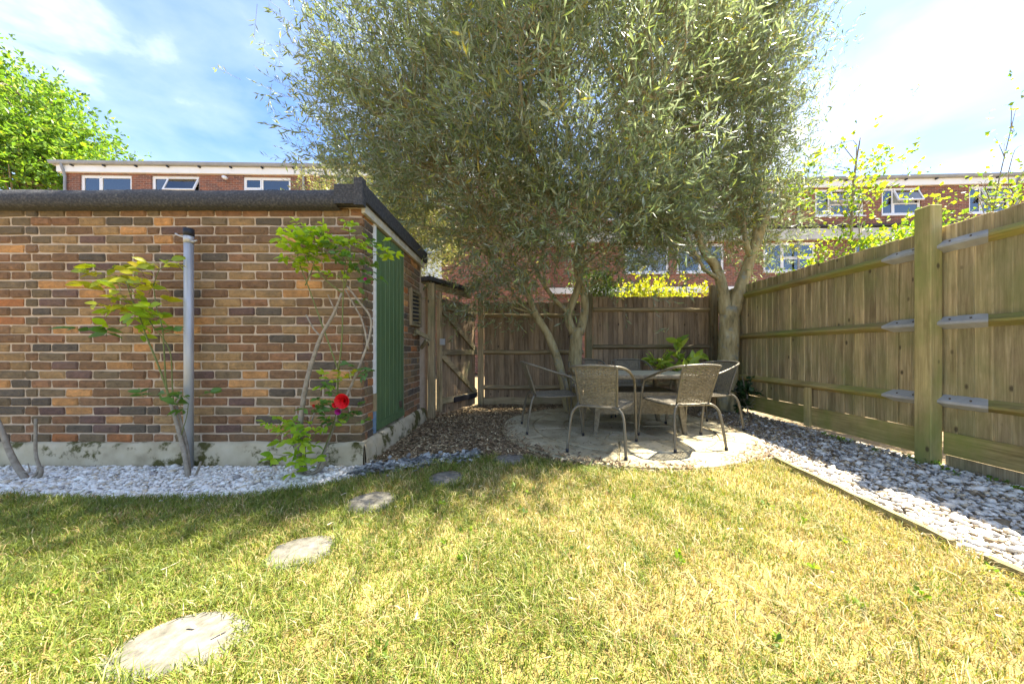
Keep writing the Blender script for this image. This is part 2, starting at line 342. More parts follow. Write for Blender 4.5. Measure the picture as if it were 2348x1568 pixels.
M_['dark'] = mat('dark_room', [(0.02,0.022,0.025),(0.04,0.04,0.045)], 0.9, 1, bmp=0)
M_['curtain'] = mat('curtain', [(0.5,0.53,0.47),(0.72,0.74,0.68)], 0.9, 14, (1,1,0.02), 0.3, 20)
M_['blind'] = mat('blue_blind', [(0.20,0.235,0.42),(0.25,0.29,0.48)], 0.6, 2, bmp=0)
def glassmat(name):
    m, nt, b, out = base_mat(name); nt.nodes.remove(b)
    t = N(nt, 'ShaderNodeBsdfTransparent'); t.inputs[0].default_value = (.93, .97, .95, 1); g = N(nt, 'ShaderNodeBsdfGlossy'); g.inputs['Roughness'].default_value = 0.02
    fr = N(nt, 'ShaderNodeFresnel'); fr.inputs[0].default_value = 2.5; ms = N(nt, 'ShaderNodeMixShader')
    nt.links.new(fr.outputs[0], ms.inputs[0]); nt.links.new(t.outputs[0], ms.inputs[1]); nt.links.new(g.outputs[0], ms.inputs[2]); nt.links.new(ms.outputs[0], out.inputs[0]); return m
M_['glass'] = glassmat('window_glass')

# ------------------------------------------------------------------ ground and beds
def sheet(name, poly, z, m, kind='structure', sub=None):
    me = bpy.data.meshes.new(name); me.from_pydata([(x, y, z) for x, y in poly], [], [tuple(range(len(poly)))]); me.update()
    if me.polygons[0].normal.z < 0: me.flip_normals()
    return tag(put(name, me, m), kind=kind)
sheet('ground', [(-900,-900),(900,-900),(900,900),(-900,900)], -0.045, M_['soil'])
LAWN = [(-6.2,-1.6),(2.13,-1.6),(2.09,1.2),(2.07,1.57),(2.17,2.72),(2.02,2.72),(1.7,2.60),(1.2,2.46),(0.75,2.53),(0.35,2.68),(0.05,2.86),(-0.25,2.88),(-0.72,2.72),(-1.12,2.46),(-1.42,2.22),(-1.85,2.07),(-2.6,2.04),(-3.4,2.08),(-4.4,2.03),(-6.2,2.06)]
sheet('lawn', LAWN, 0.0, M_['thatch'])
GRAVL = [(-6.2,2.06),(-4.4,2.03),(-3.4,2.08),(-2.6,2.04),(-1.85,2.07),(-1.42,2.22),(-1.2,2.42),(-1.27,2.67),(-6.2,2.67)]
sheet('white_gravel_bed', GRAVL, -0.012, M_['gravelbase'])
GRAVR = [(2.13,-1.6),(3.6,-1.6),(3.6,5.65),(2.95,5.1),(2.62,4.75),(2.6,3.6),(2.3,3.0),(2.2,2.72),(2.07,1.57)]
sheet('side_gravel_bed', GRAVR, -0.016, M_['gravelbase'])
MULCH = [(-1.27,2.62),(-1.12,2.46),(-0.72,2.72),(-0.25,2.88),(0.05,2.86),(0.35,2.68),(0.75,2.53),(1.2,2.46),(1.7,2.6),(2.02,2.72),(2.17,2.72),(2.3,3.0),(2.6,3.6),(2.62,4.75),(2.95,5.1),(3.5,5.65),(-0.7,5.65),(-1.27,4.5)]
sheet('mulch_bed', MULCH, -0.008, M_['soil'])

# patio: rings of paving slabs
PC = (1.22, 3.93); PR = 1.43
pm = MB(); n = 72
pm.add([(PC[0]+PR*math.cos(2*math.pi*k/n), PC[1]+PR*math.sin(2*math.pi*k/n), 0.006) for k in range(n)], [tuple(range(n))])
patio = tag(pm.build('patio', M_['joint']), kind='structure')
rings = [(0.0, 0.30, 1), (0.31, 0.66, 6), (0.67, 1.04, 11), (1.05, 1.42, 15)]
for r0, r1, k in rings:
    for i in range(k):
        a0 = 2*math.pi*i/k + 0.35*k; a1 = a0 + 2*math.pi/k
        mb = MB(); z0 = 0.0; z1 = 0.019+random.uniform(-.003, .004); g = 0.007
        if k == 1:
            m2 = 14; ring = [(r1*math.cos(2*math.pi*j/m2), r1*math.sin(2*math.pi*j/m2)) for j in range(m2)]
            mb.add([(PC[0]+x, PC[1]+y, z0) for x, y in ring]+[(PC[0]+x*.98, PC[1]+y*.98, z1) for x, y in ring], [tuple(range(m2, 2*m2))]+[(j, (j+1) % m2, m2+(j+1) % m2, m2+j) for j in range(m2)])
        else:
            m2 = 4
            def rg(r, da): return [(r*math.cos(a0+da/r+(a1-a0-2*da/r)*j/m2), r*math.sin(a0+da/r+(a1-a0-2*da/r)*j/m2)) for j in range(m2+1)]
            o_ = rg(r1-random.uniform(0,.008), g); i_ = rg(max(r0, .05), g)[::-1]; loop = o_+i_; L = len(loop)
            cx = sum(p[0] for p in loop)/L; cy = sum(p[1] for p in loop)/L
            top = [(cx+(x-cx)*.985, cy+(y-cy)*.985) for x, y in loop]; tl = random.uniform(-.006, .006)
            mb.add([(PC[0]+x, PC[1]+y, z0) for x, y in loop]+[(PC[0]+x, PC[1]+y, z1+tl*(x-cx)) for x, y in top], [tuple(range(L, 2*L))]+[(j, (j+1) % L, L+(j+1) % L, L+j) for j in range(L)])
        mb.build('paving_slab', M_['slab'], patio)

# stepping stones
SST = [((-1.09,1.03),(0.185,0.125),'largest stepping stone, pale and pitted, sunk in grass with a leaf on it', 0.15),
       ((-1.015,1.50),(0.145,0.125),'grey pitted oval stepping stone with brown straw along one side', 0.3),
       ((-0.92,1.99),(0.145,0.145),'round sandy stepping stone in grass, nearest to the white gravel and roses', 0.0),
       ((-0.535,2.36),(0.135,0.14),'small round stepping stone in thin straw grass close to the slate chips', 0.0),
       ((-0.08,2.78),(0.15,0.14),'half buried stepping stone at the edge of the round patio', 0.0)]
for (x, y), (rx, ry), lab, rot in SST:
    mb = MB(); n = 22; rr = [1+random.uniform(-.06, .06) for _ in range(n)]; vs = []
    for sc, z in ((1.0, -0.03), (1.0, 0.006), (0.95, 0.011)):
        for k in range(n):
            a = 2*math.pi*k/n; px = rx*math.cos(a)*rr[k]*sc; py = ry*math.sin(a)*rr[k]*sc
            vs.append((px*math.cos(rot)-py*math.sin(rot), px*math.sin(rot)+py*math.cos(rot), z+(random.uniform(-.002,.002) if sc < 1 else 0)))
    vs.append((0, 0, 0.0115))
    fs = [(j*n+k, j*n+(k+1) % n, (j+1)*n+(k+1) % n, (j+1)*n+k) for j in range(2) for k in range(n)] + [(2*n+k, 2*n+(k+1) % n, 3*n) for k in range(n)]
    mb.add(vs, fs); o = mb.build('stepping_stone', M_['stepstone'], None, True); o.location = (x, y, -0.004 if x > -.2 else 0.0)
    tag(o, lab, 'stepping stone', 'stepping stones across the lawn')

# ------------------------------------------------------------------ brick shed
SX = -1.30; SY = 2.66; SXL = -5.2; SYB = 4.29; WB = 0.18; WT = 2.135
shed = empty('brick_shed', (-3.2, 3.4, 0), 0, 'brown and orange brick shed with flat felt roof and green side door', 'shed')
def sh(o):                                   # keep world coordinates under the shed's base point
    o.location = (3.2, -3.4, 0); return o
DY0, DY1, DZ0, DZ1 = 2.88, 3.62, 0.215, 2.11
core = MB(); core.box(SXL, SX-0.012, SY+0.012, SY+0.10, WB, WT)
core.box(SX-0.11, SX-0.012, SY+0.10, DY0-.02, WB, WT); core.box(SX-0.11, SX-0.012, DY1+.02, SYB, WB, WT); core.box(SXL, SX-0.11, SYB-0.1, SYB, WB, WT)
core.box(SX-0.11, SX-0.012, DY0-.02, DY1+.02, DZ1+.0, WT); core.box(SX-0.08, SX-0.02, SYB, 4.62, 0, 1.86)
wall = sh(core.build('wall', M_['mortar'], shed))
BC = [((0.225,0.130,0.070),.29),((0.175,0.130,0.078),.24),((0.125,0.103,0.078),.13),((0.27,0.145,0.078),.14),((0.31,0.20,0.095),.09),((0.42,0.17,0.065),.045),((0.50,0.26,0.10),.02),((0.16,0.10,0.082),.045)]
def bcol():
    r = random.random()
    for c, p in BC:
        r -= p
        if r < 0: break
    k = random.uniform(.85, 1.15); return tuple(x*k for x in c)
cache = {}
def brick_mesh(L):
    key = (round(L, 3), random.randrange(26))
    if key not in cache:
        mb = MB(); mb.cur = bcol(); mb.cbox(L, 0.05, 0.0645, 0.009, None, 0.0034); cache[key] = mb.mesh('brick', False, True)
    return cache[key]
rest = MB(); CH = (WT-0.005-WB)/26.0; cnt = 0; front = []
for r in range(26):
    z = WB+CH*(r+.5); x = SX
    seq = [0.215]*18 if r % 2 == 0 else [0.102]+[0.215]*17
    if r % 2 == 1: seq[8] = 0.102; seq[13] = 0.102
    else: seq[7] = seq[8] = 0.16; seq[12] = seq[13] = 0.16
    for L in seq:
        if x-L < SXL: break
        front.append((x-L/2, z, L)); x -= L+0.0105
def keep(b): return b[0] > -4.30 and WB+CH*1 < b[1] < WT-CH*1.2
fr = sorted([b for b in front if keep(b)], key=lambda b: abs(b[0]+2.5))
single = set(fr[:300])
for b in front:
    x, z, L = b
    M = Matrix.Translation((x+random.uniform(-.0015,.0015), SY+0.027+random.uniform(-.003,.003), z+random.uniform(-.0012,.0012))) @ Matrix.Rotation(random.uniform(-.006,.006), 4, 'Y')
    if b in single: put('brick', brick_mesh(L), M_['brick'], wall, M)
    else: rest.cur = bcol(); rest.cbox(L, 0.05, 0.0645, 0.009, M, 0.0034)
RZ = Matrix.Rotation(math.pi/2, 4, 'Z')
for r in range(26):
    z = WB+CH*(r+.5)
    def side(y, L): rest.cur = tuple(c*1.05 for c in bcol()); rest.cbox(L, 0.05, 0.0645, 0.007, Matrix.Translation((SX-0.026, y+L/2, z)) @ RZ, 0.002)
    if r % 2: side(SY+0.055, 0.15)
    else: side(SY+0.055, 0.05); side(SY+0.115, 0.09)
    y = DY1+0.035
    L0 = 0.102 if r % 2 else 0.215
    while y+L0 < SYB+.01:
        side(y, L0); y += L0+.0105; L0 = 0.215 if y+.215 < SYB else 0.102
b_ = rest.build('outer_bricks', M_['brick'], wall, False, True); tag(b_, kind='stuff')
# concrete plinth, a little uneven
pl = MB(); n = 40; vs = []; fs = []
def strip(mb, P0, P1, nrm, n, z0, z1, prof):
    vs = []
    for i in range(n+1):
        t = i/n; p = Vector(P0).lerp(Vector(P1), t); w = random.uniform(-.007, .007); q = random.uniform(-.01, .01)
        for d, z in prof: vs.append((p.x+nrm[0]*(d+w), p.y+nrm[1]*(d+w), z+(q if z > .1 else 0)))
    k = len(prof); mb.add(vs, [(i*k+j, (i+1)*k+j, (i+1)*k+j+1, i*k+j+1) for i in range(n) for j in range(k-1)])
prof = [(0.05, -0.06), (0.045, 0.06), (0.035, 0.15), (0.02, 0.182), (-0.05, 0.188)]
strip(pl, (SXL, SY, 0), (SX+.03, SY, 0), (0, -1), 40, 0, 0, prof); strip(pl, (SX, SY-.03, 0), (SX, SYB+.05, 0), (1, 0), 20, 0, 0, prof)
pl.add([(SX+.03,SY-.03,.02),(SX+.05,SY-.05,-.06),(SX+.03,SY-.03,.185)], [(0,1,2)])
sh(pl.build('plinth', M_['plinth'], shed, True))
# roof: deck, rolled felt edge, verge
rf = MB(); rf.box(SXL-.05, SX+0.02, SY+0.04, SYB+0.03, WT+0.02, WT+0.085)
roof = sh(rf.build('roof', M_['felt'], shed))
fe = MB(); pr = [(0.045,2.095),(-0.062,2.100),(-0.088,2.122),(-0.096,2.165),(-0.090,2.205),(-0.066,2.245),(-0.03,2.262),(0.05,2.255)]; n = 60; vs = []
for i in range(n+1):
    x = SXL+(SX-0.17-SXL)*i/n; w = (vnoise([x],[0.0],1.3,5)[0]-.5)*.02; s = (vnoise([x],[1.0],4,6)[0]-.5)*.012
    for d, z in pr: vs.append((x, SY+d+w*.5, z+(0.005 if z < 2.15 else s)))
k = len(pr); fe.add(vs, [(i*k+j, (i+1)*k+j, (i+1)*k+j+1, i*k+j+1)[::-1] for i in range(n) for j in range(k-1)])
fo = fe.build('felt_edge', M_['felt'], roof, True)
ve = MB(); ve.box(SX-.175, SX+.045, SY-.105, SY-.04, 2.118, 2.272); ve.box(SX-.175, SX+.045, SY-.04, SY+.06, 2.2, 2.272)
ve.beam((SX+.035, SY-.085, 2.215), (SX+.035, SYB+.04, 2.19), .055, .135); ve.box(SX-.01, SX+.06, SY-.12, SY-.06, 2.1, 2.318)
ve.build('verge', M_['felt'], roof)
bb = MB(); bb.beam((SX+.018, SY-.02, 2.115), (SX+.018, SYB+.02, 2.09), .03, .075); sh(bb.build('barge_board', M_['cream'], shed))
# green door
dr = MB(); dr.box(SX-.03, SX-.012, DY0+.03, DY1-.01, DZ0, DZ1-.05); door = sh(dr.build('door', M_['green'], shed))
for i in range(7):
    y0 = DY0+.03+i*(DY1-DY0-.04)/7; y1 = y0+(DY1-DY0-.04)/7-.004
    mb = MB(); mb.cbox(.016, y1-y0, DZ1-.05-DZ0-.06, .003); put('plank', mb.mesh('plank'), M_['green'], door, Matrix.Translation((SX-.004, (y0+y1)/2, (DZ0+DZ1-.05)/2+.03)))
mb = MB(); mb.box(SX-.012, SX+.012, DY0+.03, DY1-.01, DZ0+.005, DZ0+.075); mb.build('weather_board', M_['green'], door)
mb = MB(); mb.box(SX+.004, SX+.02, DY1-.16, DY1-.10, .36, .40); mb.box(SX+.006, SX+.028, DY1-.145, DY1-.125, .33, .39); mb.build('hasp', M_['darkbark'], door)
mb = MB(); mb.box(SX-.05, SX+.010, DY0-.018, DY0+.022, .56, DZ1-.02); sh(mb.build('door_frame', M_['white'], shed))
mb = MB(); mb.box(SX-.05, SX+.009, DY0-.017, DY0+.021, .205, .40); sh(mb.build('door_frame_foot', M_['blue'], shed))
mb = MB(); mb.box(SX-.05, SX+.014, DY0-.02, DY0+.024, .402, .556); sh(mb.build('frame_repair', M_['oldpost'], shed))
# vent grille
vg = MB(); y0, y1, z0, z1 = 3.80, 4.18, 1.25, 1.69
for a in ((y0, y0+.035, z0, z1), (y1-.035, y1, z0, z1), (y0+.035, y1-.035, z0, z0+.03), (y0+.035, y1-.035, z1-.03, z1)): vg.box(SX, SX+.03, *a)
vent = sh(vg.build('vent_grille', M_['oldpost'], shed))
for i in range(8):
    z = z0+.052+i*.048; mb = MB(); mb.beam((SX+.014, y0+.036, z-.01), (SX+.014, y1-.036, z+.01), .026, .014, (0.5, 0, 1)); mb.build('slat', M_['oldpost'], vent)
mb = MB(); mb.box(SX+.0005, SX+.004, y0+.03, y1-.03, z0+.025, z1-.025); mb.build('backing', M_['dark'], vent)
mb = MB(); mb.beam((SX+.02, 3.95, 1.19), (SX+.14, 4.2, 1.10), .03, .05); mb.beam((SX+.02, 4.2, .98), (SX+.12, 4.1, 1.08), .03, .04); mb.beam((SX+.02, 3.9, 1.14), (SX+.02, 4.24, 1.17), .03, .03)
sh(mb.build('broken_bracket', M_['oldpost'], shed))

# steel post in front of the shed wall
X0 = (433-1190)/735*2.56
sp = empty('steel_post', (X0, 2.56, 0), 0, 'tall round galvanised steel post with black cap before the brick wall', 'post')
mb = MB(); mb.tube([(0,0,-.05),(0,0,1.86)], .030, 18); mb.build('pole', M_['galv'], sp, True)
mb = MB(); mb.tube([(0,0,1.80),(0,0,1.865)], .0325, 18); mb.build('collar', M_['galv'], sp, True)
mb = MB(); mb.tube([(0,0,1.855),(0,0,1.915)], .0335, 18); mb.build('cap', M_['blackplastic'], sp, True)
mb = MB(); mb.tube(smooth_path([(-.028,-.01,1.845),(-.06,-.02,1.855),(-.085,-.02,1.87)]), .006, 8); mb.build('hook', M_['galv'], sp, True)
mb = MB(); mb.tube(smooth_path([(.028,-.01,1.81),(.06,-.02,1.808),(.085,-.02,1.815)]), .006, 8); mb.build('hook', M_['galv'], sp, True)

# ------------------------------------------------------------------ right-hand fence
FX = 3.52; PY = 2.70
fen = empty('board_fence', (3.5, 2.7, 0), 0, 'tall pale close-board timber fence with steel rail brackets along the gravel', 'fence')
def W(name, mb, m, par, base, **kw):
    o = mb.build(name, m, par, **kw); o.location = tuple(-c for c in base); return o
FB = (3.5, 2.7, 0)
bm_ = []
for kk in range(5):
    mb = MB(); mb.cbox(0.016, 0.112, 1.70, 0.003, None, 0.0012); bm_.append(mb.mesh('board'))
y = -1.5; i = 0
while y < 5.6:
    M = Matrix.Translation((FX-FB[0]+random.uniform(-.003,.003)+.004*(i % 2), y-FB[1], .27+.85+random.uniform(-.007,.006))) @ Matrix.Rotation(-.10, 4, 'Z') @ Matrix.Rotation(random.uniform(-.004,.004), 4, 'X')
    put('board', bm_[i % 5], M_['fence'], fen, M); y += 0.0985+random.uniform(-.004,.004); i += 1
def rail(y0, y1, z):
    mb = MB(); a = .052; vs = []
    for k in range(13):
        yy = y0+(y1-y0)*k/12; s = random.uniform(-.002,.002)
        vs += [(FX-.014, yy, z-.045+s), (FX-.07, yy, z-.012+s), (FX-.07, yy, z+.006+s), (FX-.014, yy, z+.045+s)]
    mb.add(vs, [(k*4+j, k*4+(j+1) % 4, k*4+4+(j+1) % 4, k*4+4+j) for k in range(12) for j in range(4)]+[(0,1,2,3),(51,50,49,48)])
    W('rail', mb, M_['fencerail'], fen, FB)
for z in (1.80, 1.17, 0.53):
    rail(PY+.055, 5.6, z); rail(-1.5, PY-.055, z)
    for s in (1, -1):                      # folded steel brackets
        mb = MB(); e0 = PY+s*.05; e1 = PY+s*.30; e2 = PY+s*.345; d = .004
        P = lambda yy, dx_, dz: (FX+dx_, yy, z+dz)
        mb.add([P(e0,-.008,.05+d),P(e1,-.008,.05+d),P(e0,-.075,.006),P(e2,-.075,.006),P(e0,-.075,-.014),P(e2,-.075,-.014),P(e0,-.008,-.052),P(e1,-.008,-.052)],
               [(0,1,3,2),(2,3,5,4),(4,5,7,6)])
        br_ = W('rail_bracket', mb, M_['galv'], fen, FB)
        so_ = br_.modifiers.new('thickness', 'SOLIDIFY'); so_.thickness = .003; so_.offset = 1
        for q in (.12, .24):
            m2 = MB(); m2.tube([(FX-.05, PY+s*q, z+.020), (FX-.055, PY+s*q, z+.032)], .006, 8); o = m2.build('screw', M_['darkbark'], br_)
mb = MB(); mb.cbox(.10, .115, 2.20, .006, Matrix.Translation((FX-.075, PY, 1.05))); W('post', mb, M_['fencepost'], fen, FB)
mb = MB(); mb.cbox(.10, .11, 2.10, .006, Matrix.Translation((FX-.075, 5.66, 1.0))); W('post', mb, M_['fencepost'], fen, FB)
mb = MB(); mb.cbox(.025, 5.56-PY-.07, .215, .004, Matrix.Translation((FX-.03, (5.56+PY+.07)/2, .165))); W('gravel_board', mb, M_['fencerail'], fen, FB)
mb = MB(); mb.cbox(.025, PY-.07+1.5, .18, .004, Matrix.Translation((FX-.03, (PY-.07-1.5)/2, .19))); W('gravel_board', mb, M_['fencerail'], fen, FB)
mb = MB(); mb.cbox(.03, PY-.07+1.5, .13, .004, Matrix.Translation((FX-.01, (PY-.07-1.5)/2, .03))); W('lower_board', mb, M_['oldpost'], fen, FB)
mb = MB(); mb.cbox(.035, .075, .46, .004, Matrix.Translation((FX-.063, 3.84, .275))); W('cleat', mb, M_['fencepost'], fen, FB)

# ------------------------------------------------------------------ back fences and gate
def back_fence(x0, x1, y, top, rails, label, group):
    base = ((x0+x1)/2, y, 0); f = empty('board_fence', base, 0, label, 'fence', group)
    mbs = []
    for kk in range(4):
        mb = MB(); mb.cbox(.1, .016, top-.10, .003, None, .001); mbs.append(mb.mesh('board'))
    x = x0+.06; i = 0
    while x < x1-.03:
        M = Matrix.Translation((x-base[0], .0+.005*(i % 2)+random.uniform(-.003,.003), .10+(top-.10)/2+random.uniform(-.01,.01))) @ Matrix.Rotation(.14, 4, 'Z') @ Matrix.Rotation(random.uniform(-.006,.006), 4, 'Y')
        put('board', mbs[i % 4], M_['oldwood'], f, M); x += .0885+random.uniform(-.005,.005); i += 1
    for z in rails:
        mb = MB(); vs = []
        for k in range(9):
            xx = x0+(x1-x0)*k/8-base[0]; s = random.uniform(-.006,.006)
            vs += [(xx, -.012, z-.04+s), (xx, -.068, z-.012+s), (xx, -.068, z+.012+s), (xx, -.012, z+.04+s)]
        mb.add(vs, [(k*4+j, k*4+4+j, k*4+4+(j+1) % 4, k*4+(j+1) % 4) for k in range(8) for j in range(4)]+[(3,2,1,0),(32,33,34,35)])
        mb.build('rail', M_['oldrail'], f)
    mb = MB(); mb.cbox(x1-x0, .025, .15, .004, Matrix.Translation((0, -.02, .055))); mb.build('gravel_board', M_['oldrail'], f)
    return f
fl = back_fence(-0.62, 1.13, 5.66, 1.80, (1.57, .92, .30), 'dark weathered board fence between the gate and the multi-stemmed tree', None)
mb = MB(); mb.cbox(.10, .10, 1.98, .005, Matrix.Translation((-.05, -.02, .96))); o = mb.build('post', M_['oldpost'], fl); o.location = (-.875+.0, 0, 0)
fr_ = back_fence(1.30, 3.42, 5.68, 1.90, (1.67, 1.02, .36), 'weathered board fence with greenish board tops behind the table', None)
mb = MB(); mb.cbox(.115, .11, 2.0, .005, Matrix.Translation((-1.06-.075, -.03, .97))); mb.build('post', M_['oldpost'], fr_)
mb = MB(); mb.cbox(.10, .10, 2.12, .005, Matrix.Translation((1.06-.02, -.06, 1.03))); mb.build('post', M_['oldpost'], fr_)

G0 = Vector((-1.15, 4.66, 0)); G1 = Vector((-.70, 5.55, 0)); gl = (G1-G0).length; ga = math.atan2(G1.y-G0.y, G1.x-G0.x)
gate = empty('garden_gate', G0, ga, 'ledged timber gate with two diagonal braces beside the shed', 'gate')
x = .05; i = 0
gb = MB(); gb.cbox(.1, .016, 1.70, .003, None, .001); gme = gb.mesh('board')
while x < gl-.02:
    put('board', gme, M_['oldwood'], gate, Matrix.Translation((x, .05+.005*(i % 2), .02+.85+random.uniform(-.008,.008)))); x += .0955; i += 1
for z in (1.60, .92, .20):
    mb = MB(); mb.cbox(gl-.06, .035, .085, .004, Matrix.Translation((gl/2+.01, .022, z))); mb.build('ledge', M_['oldrail'], gate)
for za, zb in ((1.56, .96), (.88, .24)):
    mb = MB(); mb.beam((.06, .018, za), (gl-.06, .018, zb), .035, .08); mb.build('brace', M_['oldrail'], gate)
mb = MB(); mb.cbox(.055, .07, 1.74, .005, Matrix.Translation((.0, .01, .93))); mb.build('stile', M_['oldpost'], gate)
mb = MB(); mb.box(-.035, .06, -.045, -.027, 1.03, 1.12); mb.build('latch', M_['galv'], gate)
mb = MB(); mb.cbox(gl*.6, .02, .08, .003, Matrix.Translation((gl*.62, -.01, .19))); mb.build('hinge_strap', M_['blackplastic'], gate)
gp = empty('gate_post', (-1.225, 4.50, 0), 0, 'thick rough timber gate post against the end of the shed', 'post')
mb = MB(); mb.cbox(.095, .095, 1.92, .006, Matrix.Translation((0, 0, .93))); mb.build('timber', M_['oldpost'], gp)
mb = MB(); mb.beam((-.06, -.03, 1.86), (.42, .75, 1.84), .05, .08); mb.build('head_beam', M_['oldrail'], gp)
mb = MB(); mb.beam((-.13, -.06, 1.94), (.36, .80, 1.93), .30, .055); mb.build('felt_cover', M_['felt'], gp)

# timber lawn edging
for (a, b, lab) in (((2.165, 2.70, .015), (2.055, 1.52, .012), 'long pale timber edging board between straw lawn and gravel, patio end'),
                    ((2.075, 1.42, .0), (2.19, -1.5, .0), 'short low timber edging board overgrown by grass beside the gravel')):
    mb = MB(); n = 14; vs = []
    for k in range(n+1):
        p = Vector(a).lerp(Vector(b), k/n); s = random.uniform(-.004,.004); z = p.z+random.uniform(-.003,.003)
        vs += [(p.x-.016+s, p.y, -.06), (p.x+.016+s, p.y, -.06), (p.x+.016+s, p.y, z+.036), (p.x-.016+s, p.y, z+.036)]
    mb.add(vs, [(k*4+j, k*4+(j+1) % 4, k*4+4+(j+1) % 4, k*4+4+j) for k in range(n) for j in range(4)]+[(3,2,1,0),(n*4,n*4+1,n*4+2,n*4+3)])
    tag(mb.build('timber_edging', M_['edging']), lab, 'edging', 'timber lawn edging')
# ------------------------------------------------------------------ terraces behind
def wall_open(mb, x0, x1, z0, z1, ops, y0=0.0, y1=0.28):
    xs = sorted({x0, x1, *[v for o in ops for v in o[:2] if x0 < v < x1]}); zs = sorted({z0, z1, *[v for o in ops for v in o[2:4] if z0 < v < z1]})
    for k in range(len(zs)-1):
        run = None
        for i in range(len(xs)-1):
            cx = (xs[i]+xs[i+1])/2; cz = (zs[k]+zs[k+1])/2
            hole = any(o[0] < cx < o[1] and o[2] < cz < o[3] for o in ops)
            if not hole: run = (run[0], xs[i+1]) if run else (xs[i], xs[i+1])
            if (hole or i == len(xs)-2) and run: mb.box(run[0], run[1], y0, y1, zs[k], zs[k+1]); run = None
def window(b, x0, x1, z0, z1, lights):
    """lights: (fx0, fx1, fz0, fz1, kind) in fractions of the opening"""
    f = MB(); t = .055; ya, yb = .05, .12; e = .003
    f.box(x0+e, x1-e, ya, yb, z1-t, z1-e); f.box(x0+e, x1-e, ya, yb, z0+e, z0+t); f.box(x0+e, x0+t, ya, yb, z0+t, z1-t); f.box(x1-t, x1-e, ya, yb, z0+t, z1-t)
    f.box(x0-.04, x1+.04, -.05, .04, z0-.045, z0-.004)
    w = f.build('window', M_['upvc'], b); X = lambda u: x0+t+(x1-x0-2*t)*u; Z = lambda u: z0+t+(z1-z0-2*t)*u
    for (a, c, p, q, kind) in lights:
        xa, xb, za, zb = X(a), X(c), Z(p), Z(q); s = MB(); h = .05
        for bx in ((xa, xb, zb-h, zb), (xa, xb, za, za+h), (xa, xa+h, za+h, zb-h), (xb-h, xb, za+h, zb-h)): s.box(bx[0], bx[1], 0, .055, bx[2]-zb, bx[3]-zb)
        g = MB(); g.box(xa+h, xb-h, .022, .03, za+h-zb, zb-h-zb)
        ang = 0.0
        if 'o' in kind: ang = -.38
        M = Matrix.Translation((0, .045 if ang else .055, zb)) @ Matrix.Rotation(ang, 4, 'X')
        put('sash', s.mesh('sash'), M_['upvc'], w, M); put('pane', g.mesh('pane'), M_['glass'], w, M)
        if 'b' in kind:
            q_ = MB(); q_.box(xa+h, xb-h, .034, .038, za+h-zb, zb-h-zb); put('blind', q_.mesh('blind'), M_['blind'], w, M)
        if 'c' in kind or 'n' in kind:
            q_ = MB(); n = 14; xa2, xb2 = (xa, xb) if 'n' in kind else ((xa, xa+(xb-xa)*.45) if 'l' in kind else (xa+(xb-xa)*.55, xb))
            vs = []
            for k in range(n+1): vs += [(xa2+(xb2-xa2)*k/n, .20+.025*(k % 2), za-.1), (xa2+(xb2-xa2)*k/n, .20+.025*(k % 2), zb+.02)]
            q_.add(vs, [(2*k, 2*k+2, 2*k+3, 2*k+1) for k in range(n)]); q_.build('curtain', M_['curtain'], w)
    return w
def terrace(label, loc, rz, L, ops, wins, pipes, ledge=None, depth=8.0):
    b = empty('terraced_house', loc, rz, label, 'house', 'brick terraces behind the garden')
    mb = MB(); wall_open(mb, 0, L, 0, 8.16, [o for o in ops]); mb.box(0, .28, .28, depth-.28, 0, 8.16); mb.box(L-.28, L, .28, depth-.28, 0, 8.16); mb.box(0, L, depth-.28, depth, 0, 8.16)
    mb.build('wall', M_['housebrick'], b)
    mb = MB(); mb.box(.29, L-.29, .9, .95, .1, 8.1)
    for z in (5.86, 3.4): mb.box(.29, L-.29, .285, .9, z, z+.1)
    mb.build('interior', M_['dark'], b)
    mb = MB(); mb.box(-.16, L+.16, -.10, .30, 8.162, 8.42); mb.build('fascia', M_['fascia'], b)
    rf = MB(); vs = []; n = int(L/.3)
    for k in range(n+1):
        z = .035 if k % 2 else 0
        vs += [(-.3+(L+.6)*k/n, -.16, 8.50+z), (-.3+(L+.6)*k/n, depth+.2, 9.1+z)]
    rf.add(vs, [(2*k, 2*k+2, 2*k+3, 2*k+1) for k in range(n)]); rf.box(-.3, L+.3, -.12, depth, 8.422, 8.49)
    roof = rf.build('roof', M_['roof'], b)
    g = MB(); m = 6; vs = []
    for x in (-.34, L+.34):
        for k in range(m+1):
            a = math.pi*k/m; vs.append((x, -.165-.065*math.cos(a), 8.56-.13*math.sin(a)))
    g.add(vs, [(k, k+1, m+2+k, m+1+k) for k in range(m)]+[tuple(range(m+1)), tuple(range(m+1, 2*m+2))[::-1]])
    gut = g.build('gutter', M_['gutter'], b)
    x = .5
    bk = MB(); bk.box(-.03, .03, -.19, -.085, 8.37, 8.42); bme = bk.mesh('bracket')
    while x < L: put('bracket', bme, M_['blackplastic'], gut, Matrix.Translation((x, 0, 0))); x += 1.25
    for x in pipes:
        mb = MB(); mb.tube(smooth_path([(x, -.17, 8.45), (x, -.16, 8.3), (x, -.075, 8.05), (x, -.07, 7.8)])+[Vector((x, -.07, .1))], .042, 10); mb.build('downpipe', M_['gutter'], b, True)
    for w in wins: window(b, *w)
    if ledge:
        mb = MB(); mb.box(ledge[0], ledge[1], -.28, -.004, 6.36, 6.44); mb.build('dark_ledge', M_['felt'], b)
        mb = MB(); mb.box(ledge[0], ledge[1], -.22, -.005, 5.84, 6.30); mb.build('concrete_band', M_['concrete'], b)
        mb = MB(); mb.box(ledge[0], ledge[1], -.12, -.006, 3.55, 3.82); mb.build('white_band', M_['fascia'], b)
    return b
s = 56.5; bx = lambda p: (p-147)/s
two = lambda a, c, kl, kr: None
